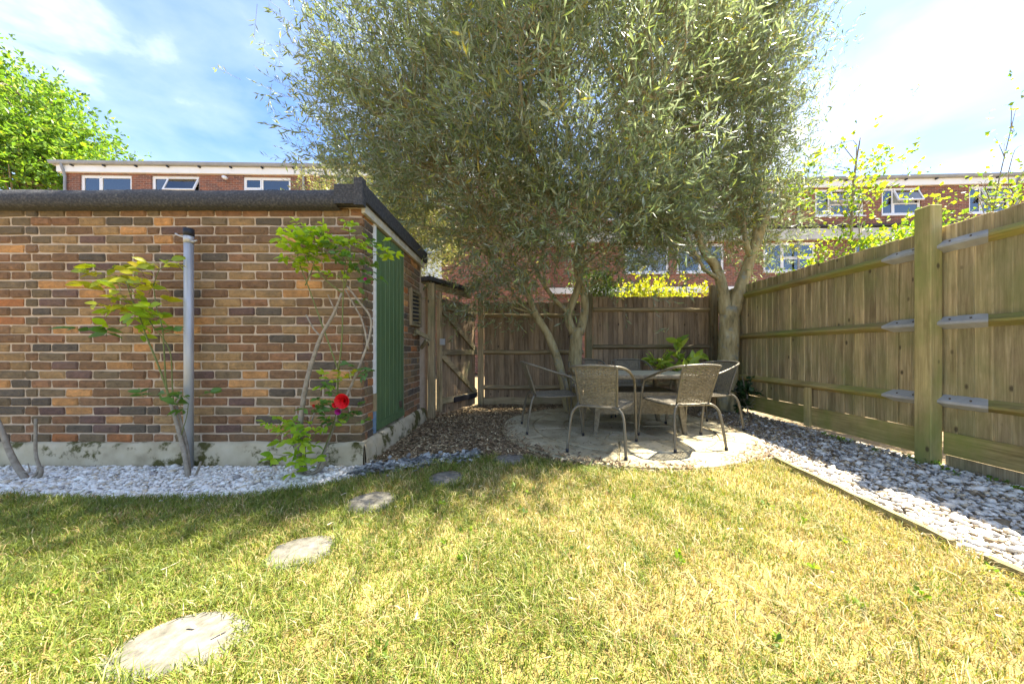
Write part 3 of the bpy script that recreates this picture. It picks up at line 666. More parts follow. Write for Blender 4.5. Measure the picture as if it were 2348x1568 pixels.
W1 = (bx(183), bx(298), 6.90, 8.10, [(0, .36, 0, 1, 'cl'), (.37, 1, .42, 1, 'cr'), (.37, 1, 0, .41, 'cr')])
W2 = (bx(342), bx(450), 6.90, 8.10, [(0, .30, 0, 1, 'n'), (.31, 1, .42, 1, 'ob'), (.31, 1, 0, .41, '')])
W3 = (bx(549), bx(658), 6.90, 8.10, [(0, .36, .62, 1, 'b'), (0, .36, 0, .61, 'o'), (.37, 1, .42, 1, 'b'), (.37, 1, 0, .41, 'b')])
W4 = (bx(760), bx(868), 6.90, 8.10, W1[4]); W5 = (bx(985), bx(1090), 6.90, 8.10, W2[4])
lo = [(bx(930), bx(1008), 4.0, 5.5, [(0, 1, 0, 1, 'n')]), (bx(560), bx(660), 4.0, 5.5, W1[4])]
wl = [W1, W2, W3, W4, W5]+lo
hl = terrace('flat-roofed brick terrace with grey gutter, tilted open window, rising above the shed', (-18.46, 13.0, 0), math.radians(1.4), 19.75, [w[:4] for w in wl], wl, [.14, bx(690)])
mb = MB(); mb.tube([(bx(512), -.02, 8.02), (bx(512), -.14, 7.98)], .05, 10); mb.tube([(bx(512), -.14, 8.0), (bx(520), -.2, 7.93)], .07, 10); mb.build('security_light', M_['upvc'], hl, True)
X0R = 1.35; ang = math.radians(-2.5); rx = lambda p: ((p-1190)/51.8-X0R)
RU = [(0, .30, 0, 1, 'n'), (.31, 1, .45, 1, 'on'), (.31, 1, 0, .44, 'n')]
RW = [(rx(1700), rx(1796), 6.92, 8.12, [(0, .36, 0, 1, ''), (.37, 1, .45, 1, ''), (.37, 1, 0, .44, '')]), (rx(1872), rx(1980), 6.92, 8.12, RU), (rx(2018), rx(2104), 6.92, 8.12, RU), (rx(2206), rx(2295), 6.92, 8.12, RU),
      (rx(1757), rx(1874), 4.47, 5.78, [(0, .36, 0, 1, 'cr'), (.37, 1, .48, 1, ''), (.37, 1, 0, .47, '')]), (rx(1560), rx(1668), 4.47, 5.78, [(0, .5, 0, 1, 'n'), (.5, 1, 0, 1, 'n')]), (rx(1440), rx(1542), 4.47, 5.78, [(0, .4, 0, 1, 'n'), (.41, 1, 0, 1, 'n')]),
      (rx(1560), rx(1668), 6.92, 8.12, RU), (rx(1400), rx(1500), 6.92, 8.12, RU), (rx(1960), rx(2080), 4.47, 5.78, RU)]
hr_ = terrace('two-tone brick terrace with white bands and downpipe standing beyond the saplings', (X0R, 14.75, 0), ang, 24, [w[:4] for w in RW], RW, [rx(1832), rx(2300)], (0, 24))

# ------------------------------------------------------------------ patio furniture
def weave(mb, S, Nn, nu, nv, wu, wv, amp, seg=None):
    seg = seg or nu*2
    def ribbon(pts, sides, nr):
        b = []
        for p, sd, q in zip(pts, sides, nr): b += [p-sd, p+q, p+sd]
        k = len(pts); mb.add(b, [(i*3+j, i*3+j+1, i*3+4+j, i*3+3+j) for i in range(k-1) for j in range(2)])
    for j in range(nv):
        v = (j+.5)/nv; P = []; D = []; Q = []
        for i in range(seg+1):
            u = i/seg; n_ = Nn(u, v); P.append(S(u, v)+n_*amp*(-1)**j*math.cos(math.pi*u*nu)); e = (S(u, min(v+.01, 1))-S(u, max(v-.01, 0))).normalized(); D.append(e*wv/2); Q.append(n_*wv*.3)
        ribbon(P, D, Q)
    sg = nv
    for j in range(nu+1):
        u = j/nu; P = []; D = []; Q = []
        for i in range(sg+1):
            v = i/sg; n_ = Nn(u, v); P.append(S(u, v)-n_*amp*(.2)); e = (S(min(u+.01, 1), v)-S(max(u-.01, 0), v)).normalized(); D.append(e*wu/2); Q.append(n_*wu*.2)
        ribbon(P, D, Q)
def make_chair():
    t = empty('patio_chair'); R = .0125; m = M_['chairmetal']
    for s in (-1, 1):
        mb = MB(); mb.tube(smooth_path([(s*.275,.285,0),(s*.272,.255,.25),(s*.27,.225,.44),(s*.27,.20,.55)], 5), R, 10)
        l = mb.build('leg', m, t, True); c = MB(); c.tube([(s*.275,.285,-.0),(s*.2747,.283,.03)], R+.002, 10); c.build('foot_cap', M_['blackplastic'], l, True)
        mb = MB(); mb.tube(smooth_path([(s*.13,-.232,.412),(s*.175,-.25,.41),(s*.215,-.275,.375),(s*.235,-.295,.30),(s*.25,-.325,.12),(s*.257,-.34,0)], 6), R, 10)
        l = mb.build('leg', m, t, True); c = MB(); c.tube([(s*.257,-.34,0),(s*.2563,-.338,.03)], R+.002, 10); c.build('foot_cap', M_['blackplastic'], l, True)
        mb = MB(); mb.tube(smooth_path([(s*.27,.20,.55),(s*.27,.175,.602),(s*.272,.12,.638),(s*.275,-.05,.69),(s*.262,-.20,.74),(s*.225,-.305,.772),(s*.165,-.352,.783)], 6), R+.0005, 10); mb.build('armrest', m, t, True)
        mb = MB(); mb.tube(smooth_path([(s*.165,-.225,.415),(s*.172,-.27,.56),(s*.182,-.325,.72),(s*.186,-.342,.778)], 5), R*.85, 10); mb.build('back_upright', m, t, True)
        mb = MB(); mb.tube(smooth_path([(s*.20,-.215,.408),(s*.235,-.05,.405),(s*.255,.20,.415)], 5), R*.8, 8); mb.build('seat_rail', m, t, True)
    mb = MB(); mb.tube(smooth_path([(-.165,-.352,.783),(-.08,-.372,.79),(0,-.378,.792),(.08,-.372,.79),(.165,-.352,.783)], 5), R+.0005, 10); mb.build('top_rail', m, t, True)
    mb = MB(); mb.tube(smooth_path([(-.20,-.215,.408),(-.1,-.232,.41),(.1,-.232,.41),(.20,-.215,.408)], 4), R*.85, 8); mb.tube(smooth_path([(-.255,.20,.415),(-.15,.235,.42),(.15,.235,.42),(.255,.20,.415)], 4), R*.85, 8); mb.build('seat_bar', m, t, True)
    def S(u, v):
        a = u*2-1; z = .43+v*.35; hw = .165+.019*v; return Vector((a*hw, -.228-.118*v-.024*v*(1-a*a)-.012*(1-a*a), z+.008*v*(1-a*a)))
    def Nn(u, v): return Vector((0, -.95, -.3)).normalized()
    mb = MB(); weave(mb, S, Nn, 12, 25, .010, .0115, .0045); tag(mb.build('woven_back', M_['rattan'], t, True), kind='stuff')
    def S2(u, v):
        a = u*2-1; y = -.215+v*.43; hw = .20+.052*v; return Vector((a*hw, y+.0, .412+.008*v-.018*(1-a*a)*math.sin(math.pi*v)))
    mb = MB(); weave(mb, S2, lambda u, v: Vector((0,0,1)), 16, 30, .011, .0125, .004); tag(mb.build('woven_seat', M_['rattan'], t, True), kind='stuff')
    return t
chair0 = make_chair(); first = True
CH_ = [(.82, 3.12, -26, 'woven patio chair on the lawn side of the table, turned towards the fence corner'),
       (1.62, 3.27, 8, 'woven patio chair on the lawn side standing half on the sunlit patch of paving'),
       (.40, 3.83, -84, 'woven patio chair at the table end facing away from the shed and gate'),
       (1.02, 4.72, 176, 'woven patio chair across the table in front of the leaning tree stems'),
       (1.66, 4.72, 172, 'woven patio chair across the table beside the leafy green shrub'),
       (2.20, 3.86, 105, 'woven patio chair at the table end by the pale fence and forked tree')]
for x, y, rz, lab in CH_:
    c = chair0 if first else copy_tree(chair0); first = False
    c.location = (x, y, .021); c.rotation_euler = (0, 0, math.radians(rz)); tag(c, lab, 'chair', 'six woven chairs round the patio table')
tb = empty('patio_table', (1.34, 3.90, .021), 0, 'long patio table with flat top over a woven rattan box base', 'table'); TL, TD = .68, .44
mb = MB(); mb.cbox(TL*2-.09, TD*2-.09, .018, .003, Matrix.Translation((0,0,.650))); top = mb.build('tabletop', M_['tabletop'], tb)
mb = MB()
for a, b, c, d in ((-TL, TL, -TD, -TD+.045), (-TL, TL, TD-.045, TD), (-TL, -TL+.045, -TD+.045, TD-.045), (TL-.045, TL, -TD+.045, TD-.045)):
    mb.cbox(b-a, d-c, .045, .008, Matrix.Translation(((a+b)/2, (c+d)/2, .638)))
mb.build('rim', M_['rattan'], top)
for sx in (-1, 1):
    for sy in (-1, 1):
        mb = MB(); vs = []
        for z, dx_, w in ((.616, .44, .022), (.46, .455, .026), (.22, .47, .028), (.1, .485, .024), (0, .50, .02)):
            dyy = .29+(.62-z)*.09
            vs += [(sx*dx_-w, sy*dyy-w, z), (sx*dx_+w, sy*dyy-w, z), (sx*dx_+w, sy*dyy+w, z), (sx*dx_-w, sy*dyy+w, z)]
        mb.add(vs, [(k*4+j, k*4+4+j, k*4+4+(j+1) % 4, k*4+(j+1) % 4) for k in range(4) for j in range(4)]+[(0,1,2,3),(19,18,17,16)]); mb.build('leg', M_['rattan'], tb)
def panel(p0, p1, nrm):
    p0 = Vector(p0); p1 = Vector(p1); mb = MB()
    weave(mb, lambda u, v: p0.lerp(p1, u)+Vector((0,0,.215+v*.245)), lambda u, v: Vector(nrm), 36, 18, .016, .013, .004); tag(mb.build('woven_panel', M_['rattan'], tb, True), kind='stuff')
panel((-.47,-.315,0), (.47,-.315,0), (0,-1,0)); panel((-.47,.315,0), (.47,.315,0), (0,1,0)); panel((-.475,-.31,0), (-.475,.31,0), (-1,0,0)); panel((.475,-.31,0), (.475,.31,0), (1,0,0))
mb = MB(); mb.box(-.46, .46, -.305, .305, .43, .452); mb.build('shelf', M_['rattan'], tb)

# ------------------------------------------------------------------ foliage builders
def unit(a): return a/np.maximum(np.linalg.norm(a, axis=1, keepdims=True), 1e-6)
def leaf_mesh(name, P, D, L, k, ll, lw, cols, probs, spread=.9, fold=.25, jit=.25):
    """k leaves along each of the sprays starting at P along D"""
    M = len(P); t = np.tile(np.linspace(.08, 1, k), M)+rng.normal(0, .05, M*k)
    p = np.repeat(P, k, 0)+np.repeat(D, k, 0)*(t*np.repeat(L, k))[:, None]; d = np.repeat(D, k, 0)
    side = unit(np.cross(d, rng.normal(size=(M*k, 3)))); ld = unit(d*.75+side*spread*(1.05-.4*t)[:, None]+rng.normal(0, .12, (M*k, 3)))
    n = unit(np.cross(ld, rng.normal(size=(M*k, 3))+np.array([0, 0, 1.0]))); s = n; up = np.cross(ld, s)
    l = ll*(1+rng.normal(0, jit, M*k)).clip(.4, 1.7); w = lw*(l/ll)*(1+rng.normal(0, .15, M*k))
    V = np.empty((M*k, 4, 3)); V[:, 0] = p; V[:, 2] = p+ld*l[:, None]; mid = p+ld*(l*.5)[:, None]+up*(w*fold)[:, None]
    V[:, 1] = mid+s*(w/2)[:, None]; V[:, 3] = mid-s*(w/2)[:, None]
    b = np.arange(M*k)*4; F = np.stack([np.stack([b, b+1, b+2], 1), np.stack([b, b+2, b+3], 1)], 1).reshape(-1, 3)
    ci = rng.choice(len(cols), M*k, p=probs); C = np.array(cols)[ci]*(1+rng.normal(0, .14, (M*k, 1))).clip(.5, 1.5)
    return np_mesh(name, V.reshape(-1, 3), F, np.repeat(C, 4, 0))
def ell_points(ells, n, edge=.55):
    out = []; vol = np.array([e[3]*e[4]*e[5] for e in ells])**.8; vol /= vol.sum()
    for e, q in zip(ells, vol):
        m = max(1, int(round(n*q))); d = unit(rng.normal(size=(m, 3))); r = (rng.random(m)**(1/3))*(1-edge)+edge*(.55+.45*rng.random(m)); r = np.minimum(r, 1.02)
        out.append(np.array(e[:3])+d*r[:, None]*np.array(e[3:6]))
    return np.concatenate(out)
def crown(ells, nclump, per, sigma, cen, L, upb=.35):
    c = ell_points(ells, nclump); P = np.repeat(c, per, 0)+rng.normal(0, 1, (len(c)*per, 3))*sigma*rng.uniform(.6, 1.3, (len(c), 1)).repeat(per, 0)
    D = unit(unit(P-np.array(cen))*.8+rng.normal(0, .6, P.shape)+np.array([0, 0, upb])); return c, P, D, L*rng.uniform(.6, 1.3, len(P))
def ok(P):
    shed_ = (P[:, 0] < SX+.15) & (P[:, 1] < SYB+.15) & (P[:, 2] < 2.45); fen_ = (np.abs(P[:, 0]-FX) < .12) & (P[:, 2] < 2.02); bk = (np.abs(P[:, 1]-5.67) < .12) & (P[:, 2] < 1.98)
    near = P[:, 1] < 2.35; low = P[:, 2] < 1.25
    return ~(shed_ | fen_ | bk | near | low)
def tubes(name, lst, m, par, n=9):
    mb = MB()
    for pts, r0, r1 in lst:
        p = smooth_path(pts, 5); k = len(p); mb.tube(p, [r0+(r1-r0)*(i/(k-1)) for i in range(k)], n)
    return mb.build(name, m, par, True)
def rel(P, base): return np.asarray(P)-np.array(base)
def twig_tubes(nodes, tips, base, m, par, r0=.016, name='limbs'):
    mb = MB(); nodes = np.array([list(v) for v in nodes])
    for c in tips:
        sc = np.linalg.norm(nodes-c, axis=1)+np.maximum(0, nodes[:, 2]-c[2]+.2)*1.5; a = nodes[np.argmin(sc)]; md = (a+c)/2+rng.normal(0, .08, 3)+np.array([0, 0, .08])
        p = smooth_path([a, md, c], 3); k = len(p); mb.tube(p, [r0*(1-.75*i/(k-1)) for i in range(k)], 5, False)
    o = tag(mb.build(name, m, par, True), kind='stuff'); o.location = tuple(-b for b in base); return o
OL = [(.215,.25,.125), (.27,.30,.19), (.34,.37,.28), (.15,.19,.09), (.33,.38,.11), (.44,.36,.08)]
def narrow_tree(name, label, base, trunks, ells, nclump, per, cen, seed, leaf=(.088,.0165), flowers=260, cols=OL, probs=(.30,.26,.14,.16,.11,.03)):
    global rng
    rng = np.random.default_rng(seed); t = empty(name, base, 0, label, 'tree', 'narrow-leaved evergreen trees')
    o = tubes('trunk', trunks, M_['bark'], t, 12); o.location = tuple(-b for b in base)
    c, P, D, L = crown(ells, nclump, per, .27, cen, .26); nodes = []
    for pts, a, b in trunks: nodes += smooth_path(pts, 5)[3:]
    c = c[ok(c)]; twig_tubes(nodes, c, base, M_['bark'], t)
    k_ = ok(P); P, D, L = P[k_], D[k_], L[k_]
    me = leaf_mesh('crown', rel(P, base), D, L, 9, leaf[0], leaf[1], cols, probs); tag(put('crown', me, M_['foliage'], t), kind='stuff')
    q3 = unit(np.cross(D, rng.normal(size=D.shape))); w3 = np.cross(D, q3); a3 = P-D*(L*.5)[:, None]; e3 = P+D*(L*1.02)[:, None]; n3 = len(P); V = np.empty((n3, 6, 3)); r3 = .0022
    for j_ in range(3):
        an = 2*np.pi*j_/3; off = (q3*np.cos(an)+w3*np.sin(an))*r3; V[:, j_] = a3+off; V[:, 3+j_] = e3+off*.4
    f3 = np.array([(0,1,4,3),(1,2,5,4),(2,0,3,5)]); F = (f3[None]+(np.arange(n3)*6)[:, None, None]).reshape(-1, 4)
    tag(put('twigs', np_mesh('twigs', rel(V.reshape(-1, 3), base), F), M_['twig'], t), kind='stuff')
    if flowers:
        i = rng.choice(len(P), flowers); e = P[i]+D[i]*.12; fP = np.repeat(e, 5, 0)+rng.normal(0, .025, (flowers*5, 3)); fD = unit(rng.normal(size=fP.shape))
        me = leaf_mesh('blossom', rel(fP, base), fD, np.full(len(fP), .04), 7, .013, .010, [(.42,.31,.03), (.50,.40,.07), (.33,.27,.05)], (.5,.3,.2)); tag(put('blossom', me, M_['foliage'], t), kind='stuff')
    return t
Yt = 5.05
tr1 = [([at(1318,948,Yt), at(1316,880,Yt), at(1320,800,Yt), at(1322,752,Yt)], .118, .095), ([at(1316,765,Yt), at(1303,725,Yt), at(1318,680,Yt-.05), at(1332,630,Yt), at(1334,540,Yt), at(1330,400,Yt-.2), at(1290,250,Yt-.3), at(1270,60,Yt)], .07, .02),
       ([at(1328,765,Yt), at(1340,720,Yt+.05), at(1338,670,Yt), at(1322,620,Yt+.1), at(1330,520,Yt+.2), at(1390,380,Yt+.1), at(1430,200,Yt)], .075, .02),
       ([at(1308,960,Yt-.1), at(1288,860,Yt-.15), at(1262,780,Yt-.2), at(1228,720,Yt-.25), at(1205,660,Yt-.3), at(1150,560,Yt-.5), at(1060,420,Yt-.6), at(960,280,Yt-.5)], .075, .02),
       ([at(1250,760,Yt-.22), at(1215,715,Yt-.1), at(1190,690,Yt), at(1130,600,Yt)], .035, .012), ([at(1310,720,Yt), at(1275,690,Yt), at(1235,630,Yt-.1), at(1180,500,Yt-.2), at(1120,330,Yt-.2)], .045, .015),
       ([at(1334,560,Yt), at(1250,430,Yt-.6), at(1200,250,Yt-1.2), at(1190,90,Yt-1.4)], .045, .012), ([at(1330,520,Yt), at(1450,400,Yt-.7), at(1500,230,Yt-1.3)], .045, .012), ([at(1322,600,Yt), at(1230,500,Yt+.6), at(1050,330,Yt+1.0)], .04, .012)]
E1 = [(-.2,4.9,2.9,.95,.7,.6), (.95,4.9,5.2,2.5,1.9,2.0), (-1.35,4.9,4.75,1.95,1.4,1.35), (-2.0,4.9,3.95,1.05,.9,.85), (-1.9,4.9,5.2,1.2,.9,1.0), (-.9,4.6,3.25,1.5,1.2,.85), (-.15,4.3,2.35,.85,.7,.55), (.6,3.7,3.7,1.5,1.0,1.4), (1.25,4.4,2.85,1.15,1.1,.8), (-.38,4.4,1.85,.42,.4,.4), (.5,4.5,6.3,2.4,1.7,1.3)]
narrow_tree('evergreen_tree', 'large multi-stemmed grey-green tree with yellow blossom in front of the dark fence', tuple(at(1315,950,Yt)[:2])+(0,), tr1, E1, 510, 35, (.8,5.0,3.2), 11, flowers=330)
Y2 = 5.02
tr2 = [([at(1668,945,Y2), at(1668,860,Y2), at(1672,760,Y2), at(1672,705,Y2)], .155, .13), ([at(1664,720,Y2), at(1656,660,Y2), at(1640,610,Y2), at(1612,570,Y2-.1), at(1590,470,Y2-.1), at(1600,300,Y2+.3), at(1610,120,Y2+.5)], .09, .022),
       ([at(1680,720,Y2), at(1698,660,Y2), at(1718,600,Y2), at(1735,540,Y2), at(1738,450,Y2+.25), at(1715,250,Y2+.6), at(1720,60,Y2+.7)], .10, .025), ([at(1735,560,Y2), at(1752,510,Y2-.05), at(1762,480,Y2-.05)], .06, .045), ([at(1722,595,Y2), at(1712,560,Y2-.1), at(1700,480,Y2+.1), at(1690,360,Y2+.3)], .05, .015),
       ([at(1650,640,Y2), at(1625,625,Y2-.1), at(1608,605,Y2-.2), at(1560,500,Y2-.4)], .04, .012)]
E2 = [(3.4,5.6,5.1,1.5,.9,1.6), (2.75,5.1,3.3,1.05,.7,.7), (4.0,5.35,3.8,.7,.5,.85), (3.8,5.7,6.8,1.6,.9,1.3), (2.0,4.8,3.0,.6,.6,.6), (3.95,5.35,2.8,.32,.3,.5)]
narrow_tree('evergreen_tree', 'grey-green tree on a thick forked pale trunk in the fence corner', tuple(at(1668,945,Y2)[:2])+(0,), tr2, E2, 260, 35, (3.1,5.0,3.2), 12, flowers=90)
b3 = (-3.4, 6.9, 0)
narrow_tree('evergreen_tree', 'low yellowish-green bushy tree showing just above the shed roof', b3, [([(-3.4,6.9,-.05),(-3.35,6.9,1.2),(-3.4,6.9,2.4),(-3.3,6.9,3.6)], .1, .03)], [(-3.5,6.9,3.7,1.15,.9,1.05),(-2.4,7.0,3.3,1.2,.9,.9)], 70, 36, (-3.2,6.9,2.6), 13, (.07,.016), 120, [(.26,.26,.07), (.32,.29,.09), (.18,.19,.06)], (.45,.3,.25))

def broad(name, label, cat, base, stems, ells, nclump, per, sigma, k, leaf, cols, probs, seed, cen, sprayL=.2, group=None, mt='limeleaf', bark='cane', limbs=True, upb=.2, lr=.03):
    global rng
    rng = np.random.default_rng(seed); t = empty(name, base, 0, label, cat, group)
    o = tubes('trunk', stems, M_[bark], t, 8); o.location = tuple(-b for b in base)
    c, P, D, L = crown(ells, nclump, per, sigma, cen, sprayL, upb)
    if limbs:
        nodes = []
        for pts, a, b in stems: nodes += smooth_path(pts, 4)[2:]
        twig_tubes(nodes, c, base, M_[bark], t, lr)
    q = (P[:, 2] > .03) & ~((np.abs(P[:, 0]-FX) < .12) & (P[:, 2] < 2.02) & (P[:, 1] < 5.8)) & ~((np.abs(P[:, 1]-5.67) < .12) & (P[:, 2] < 1.96))
    P, D, L = P[q], D[q], L[q]
    me = leaf_mesh('crown', rel(P, base), D, L, k, leaf[0], leaf[1], cols, probs, spread=1.1); tag(put('crown', me, M_[mt], t), kind='stuff'); return t
LG = [(.13,.24,.03), (.20,.32,.035), (.085,.16,.025), (.30,.36,.04)]
broad('garden_tree', 'tall bright green broad-leaved tree beyond the end of the terrace', 'tree', (-29.5,19,0), [([(-29.5,19,-.05),(-29.4,19,4),(-29.6,19,9),(-29.5,19,16)], .38, .08)],
      [(-29.3,19,13.2,4.6,3.5,4.0),(-28.0,18.5,9.8,4.2,3.2,2.8),(-27.6,18.8,11.8,3.2,2.5,2.2),(-31,19,15,3.0,2.6,3.2)], 210, 20, .62, 8, (.24,.115), LG, (.35,.35,.2,.1), 21, (-29.5,19,9), .55, lr=.07)
LM = [(.24,.36,.03), (.36,.42,.03), (.15,.26,.03), (.46,.46,.04)]
g4 = 'sunlit lime-green growth beyond the fences'
broad('sapling', 'thin lime-leaved sapling beyond the pale fence in front of white windows', 'sapling', (4.85,4.65,0), [([(4.85,4.65,-.05),(4.86,4.65,1.5),(4.82,4.65,2.6),(4.84,4.62,3.5),(4.9,4.6,4.0)], .03, .007), ([(4.9,4.66,0),(5.02,4.7,1.5),(4.98,4.7,3.0)], .02, .006)],
      [(4.75,4.6,3.45,.75,.5,.5),(4.35,4.5,3.1,.4,.4,.3),(4.9,4.6,2.7,.5,.45,.4),(5.35,4.6,3.2,.35,.4,.4)], 38, 5, .10, 4, (.056,.044), LM, (.35,.3,.2,.15), 22, (4.85,4.65,2.5), .16, g4, limbs=True, lr=.007)
broad('sapling', 'wispy tall sapling with tiny sparse leaves behind the near fence panel', 'sapling', (5.5,3.75,0), [([(5.5,3.75,-.05),(5.45,3.75,1.5),(5.55,3.75,2.6),(5.75,3.7,3.8)], .014, .003), ([(5.55,3.75,0),(5.75,3.75,1.8),(5.65,3.7,3.0)], .010, .003)],
      [(5.65,3.7,3.1,.35,.3,.75),(5.3,3.7,2.5,.45,.35,.3),(5.85,3.7,2.6,.4,.3,.4)], 44, 3, .09, 3, (.045,.034), LM, (.35,.3,.2,.15), 23, (5.6,3.7,2.0), .14, g4, lr=.005)
broad('shrub', 'dense lime-green bush spilling above the pale fence top below the sapling', 'shrub', (4.6,4.4,0), [([(4.6,4.4,-.05),(4.6,4.4,.8),(4.6,4.4,1.6)], .05, .02)],
      [(4.75,4.5,1.95,.55,.6,.62),(4.35,4.7,1.8,.42,.5,.5),(5.1,4.3,2.1,.55,.6,.5),(5.1,3.9,2.0,.5,.4,.4),(5.3,3.6,1.95,.5,.4,.4)], 62, 15, .13, 6, (.05,.036), LM, (.35,.25,.3,.1), 24, (4.7,4.4,1.4), .16, g4, lr=.012)
YL = [(.50,.46,.015), (.40,.42,.02), (.26,.34,.03)]
broad('shrub', 'golden yellow bush peeping over the greenish board tops', 'shrub', (2.7,6.6,0), [([(2.7,6.6,-.05),(2.7,6.6,1),(2.7,6.6,1.8)], .05, .02)], [(2.45,6.5,1.95,.45,.4,.4),(2.95,6.5,1.95,.4,.4,.38),(3.45,6.5,1.85,.4,.4,.33)], 60, 14, .10, 6, (.05,.035), YL, (.5,.3,.2), 25, (2.7,6.5,1.5), .12, g4, lr=.01)
DG = [(.07,.13,.03), (.11,.18,.04), (.18,.25,.05)]
broad('shrub', 'dark leafy bush hanging over the fence post beside the tree stems', 'shrub', (1.45,6.1,0), [([(1.45,6.1,-.05),(1.42,6.1,1),(1.4,6.05,2.0)], .04, .015)], [(1.35,5.95,2.1,.45,.25,.3),(1.5,5.9,1.9,.3,.14,.3)], 30, 12, .09, 6, (.055,.03), DG, (.4,.3,.3), 26, (1.4,6.1,1.5), .12, None, lr=.01)
broad('ivy', 'dark ivy clump climbing the fence foot behind the forked trunk', 'ivy', (3.37,4.72,0), [([(3.37,4.72,-.02),(3.38,4.74,.25),(3.4,4.74,.5)], .010, .004)], [(3.37,4.72,.36,.05,.09,.22),(3.37,4.8,.2,.05,.09,.16)], 13, 6, .035, 5, (.06,.048), [(.03,.07,.02),(.05,.1,.03)], (.6,.4), 27, (3.37,4.72,.25), .06, None, lr=.005)

# ------------------------------------------------------------------ plants with single leaves
def leafshape(name, wid=.5, fold=.16, curl=.14):
    mb = MB(); rows = [(0, .06), (.15, .62), (.38, 1.0), (.65, .82), (.88, .36), (1.0, .02)]; vs = []
    for t, w in rows:
        z = -curl*t*t
        vs += [(-w*wid/2, t, z+fold*w*wid), (0, t, z), (w*wid/2, t, z+fold*w*wid)]
    mb.add(vs, [(i*3+j, i*3+j+1, i*3+4+j, i*3+3+j) for i in range(len(rows)-1) for j in range(2)]); return mb
lmeshes = {}
def leaf(par, base, p, d, L, m, wid=.55):
    k = (m, round(wid, 2))
    if k not in lmeshes:
        lmeshes[k] = leafshape('leaf', wid).mesh('leaf', True); lmeshes[k].materials.append(M_[m])
    d = Vector(d).normalized(); q = d.to_track_quat('Y', 'Z').to_matrix().to_4x4() @ Matrix.Rotation(random.uniform(-1.3,1.3), 4, 'Y') @ Matrix.Rotation(random.uniform(-.7,.35), 4, 'X')
    put('leaf', lmeshes[k], None, par, Matrix.Translation(Vector(p)-Vector(base)) @ q @ Matrix.Scale(L*1.5, 4))
def compound(par, base, stems, p, d, L, m, nl=5):
    d = Vector(d).normalized(); p = Vector(p); e = p+d*L*1.9; sd = d.cross(Vector((0,0,1))).normalized(); stems.append(([p, p.lerp(e, .5)+Vector((0,0,.006)), e], .0022, .0012))
    leaf(par, base, e, d+Vector((0,0,-.15)), L, m)
    for i in range((nl-1)//2):
        q = p.lerp(e, .95-.5*i)
        for s in (-1, 1): leaf(par, base, q, d*.45+sd*s*.9+Vector((0,0,random.uniform(-.3,.25))), L*random.uniform(.75,.98), m)
def rd(z=0.2): return Vector((random.uniform(-1,1), random.uniform(-.9,.5), z+random.uniform(-.3,.3)))
def rose(label, base, thick, green, clumps):
    t = empty('rose_bush', base, 0, label, 'rose bush', None)
    st = list(green)
    for (px, py, Y, L, m, n) in clumps:
        for i in range(int(math.ceil(n*(2.3 if m == 'rosebright' and py < 620 else 1.6)))):
            c = at(px, py, Y)+Vector((random.uniform(-.06,.06), random.uniform(-.06,.04), random.uniform(-.05,.05)))*(1 if n > 2 else .5); compound(t, base, st, c, rd(), L*random.uniform(.8,1.2), m, random.choice((3,5,5)))
    o = tubes('woody_stem', thick, M_['cane'], t, 8); o.location = tuple(-b for b in base)
    o = tubes('green_stem', st, M_['greencane'], t, 6); o.location = tuple(-b for b in base); return t
Yr = 2.40
rb = tuple(at(432, 1098, Yr)[:2])+(0.0,)
A = lambda x, y, Y=Yr: at(x, y, Y)
rose('rose bush with lime-yellow young leaves on slender stems beside the steel post', rb,
     [([A(432,1100), A(425,1050), A(408,980), A(392,925)], .016, .011), ([A(434,1085,2.43), A(428,1020,2.43), A(405,930,2.43)], .012, .008), ([A(448,1092), A(455,1075), A(461,1058)], .008, .007), ([A(400,930), A(412,912), A(416,895)], .007, .005)],
     [([A(398,950), A(385,900), A(360,830), A(335,770), A(318,720), A(300,680), A(290,645)], .007, .003), ([A(395,940), A(382,890), A(376,800), A(372,750), A(358,700), A(352,650)], .006, .0025), ([A(400,965), A(395,880,2.44), A(388,800,2.44), A(345,740,2.44), A(320,690,2.44), A(275,630,2.42)], .005, .002),
      ([A(335,770), A(300,745), A(262,760)], .003, .002), ([A(372,755), A(395,765), A(412,768)], .003, .002), ([A(385,900), A(355,905), A(330,902)], .003, .002), ([A(415,1000), A(428,955), A(432,925)], .003, .002), ([A(352,655), A(362,625), A(372,612)], .003, .002)],
     [(262,628,2.42,.062,'roseyellow',2), (235,655,2.40,.062,'roseyellow',1), (290,662,2.38,.062,'roseyellow',2), (330,640,2.42,.05,'roseyellow',1), (372,612,2.40,.055,'roseyellow',2), (345,668,2.42,.055,'roseyellow',1), (300,700,2.36,.062,'roseyellow',2), (255,708,2.38,.06,'roseyellow',1), (340,705,2.42,.06,'roseyellow',2), (310,725,2.38,.06,'rosebright',2), (360,725,2.40,.062,'rosebright',2), (285,765,2.40,.06,'rosebright',1), (242,768,2.42,.062,'roseleaf',1), (350,755,2.38,.06,'rosebright',1), (405,765,2.42,.05,'roseleaf',1), (335,905,2.40,.055,'roseleaf',1), (428,935,2.38,.055,'roseleaf',1), (445,910,2.38,.05,'roseleaf',1)])
rb = tuple(at(690, 1092, 2.42)[:2])+(0.0,)
B = lambda x, y, Y=2.42: at(x, y, Y)
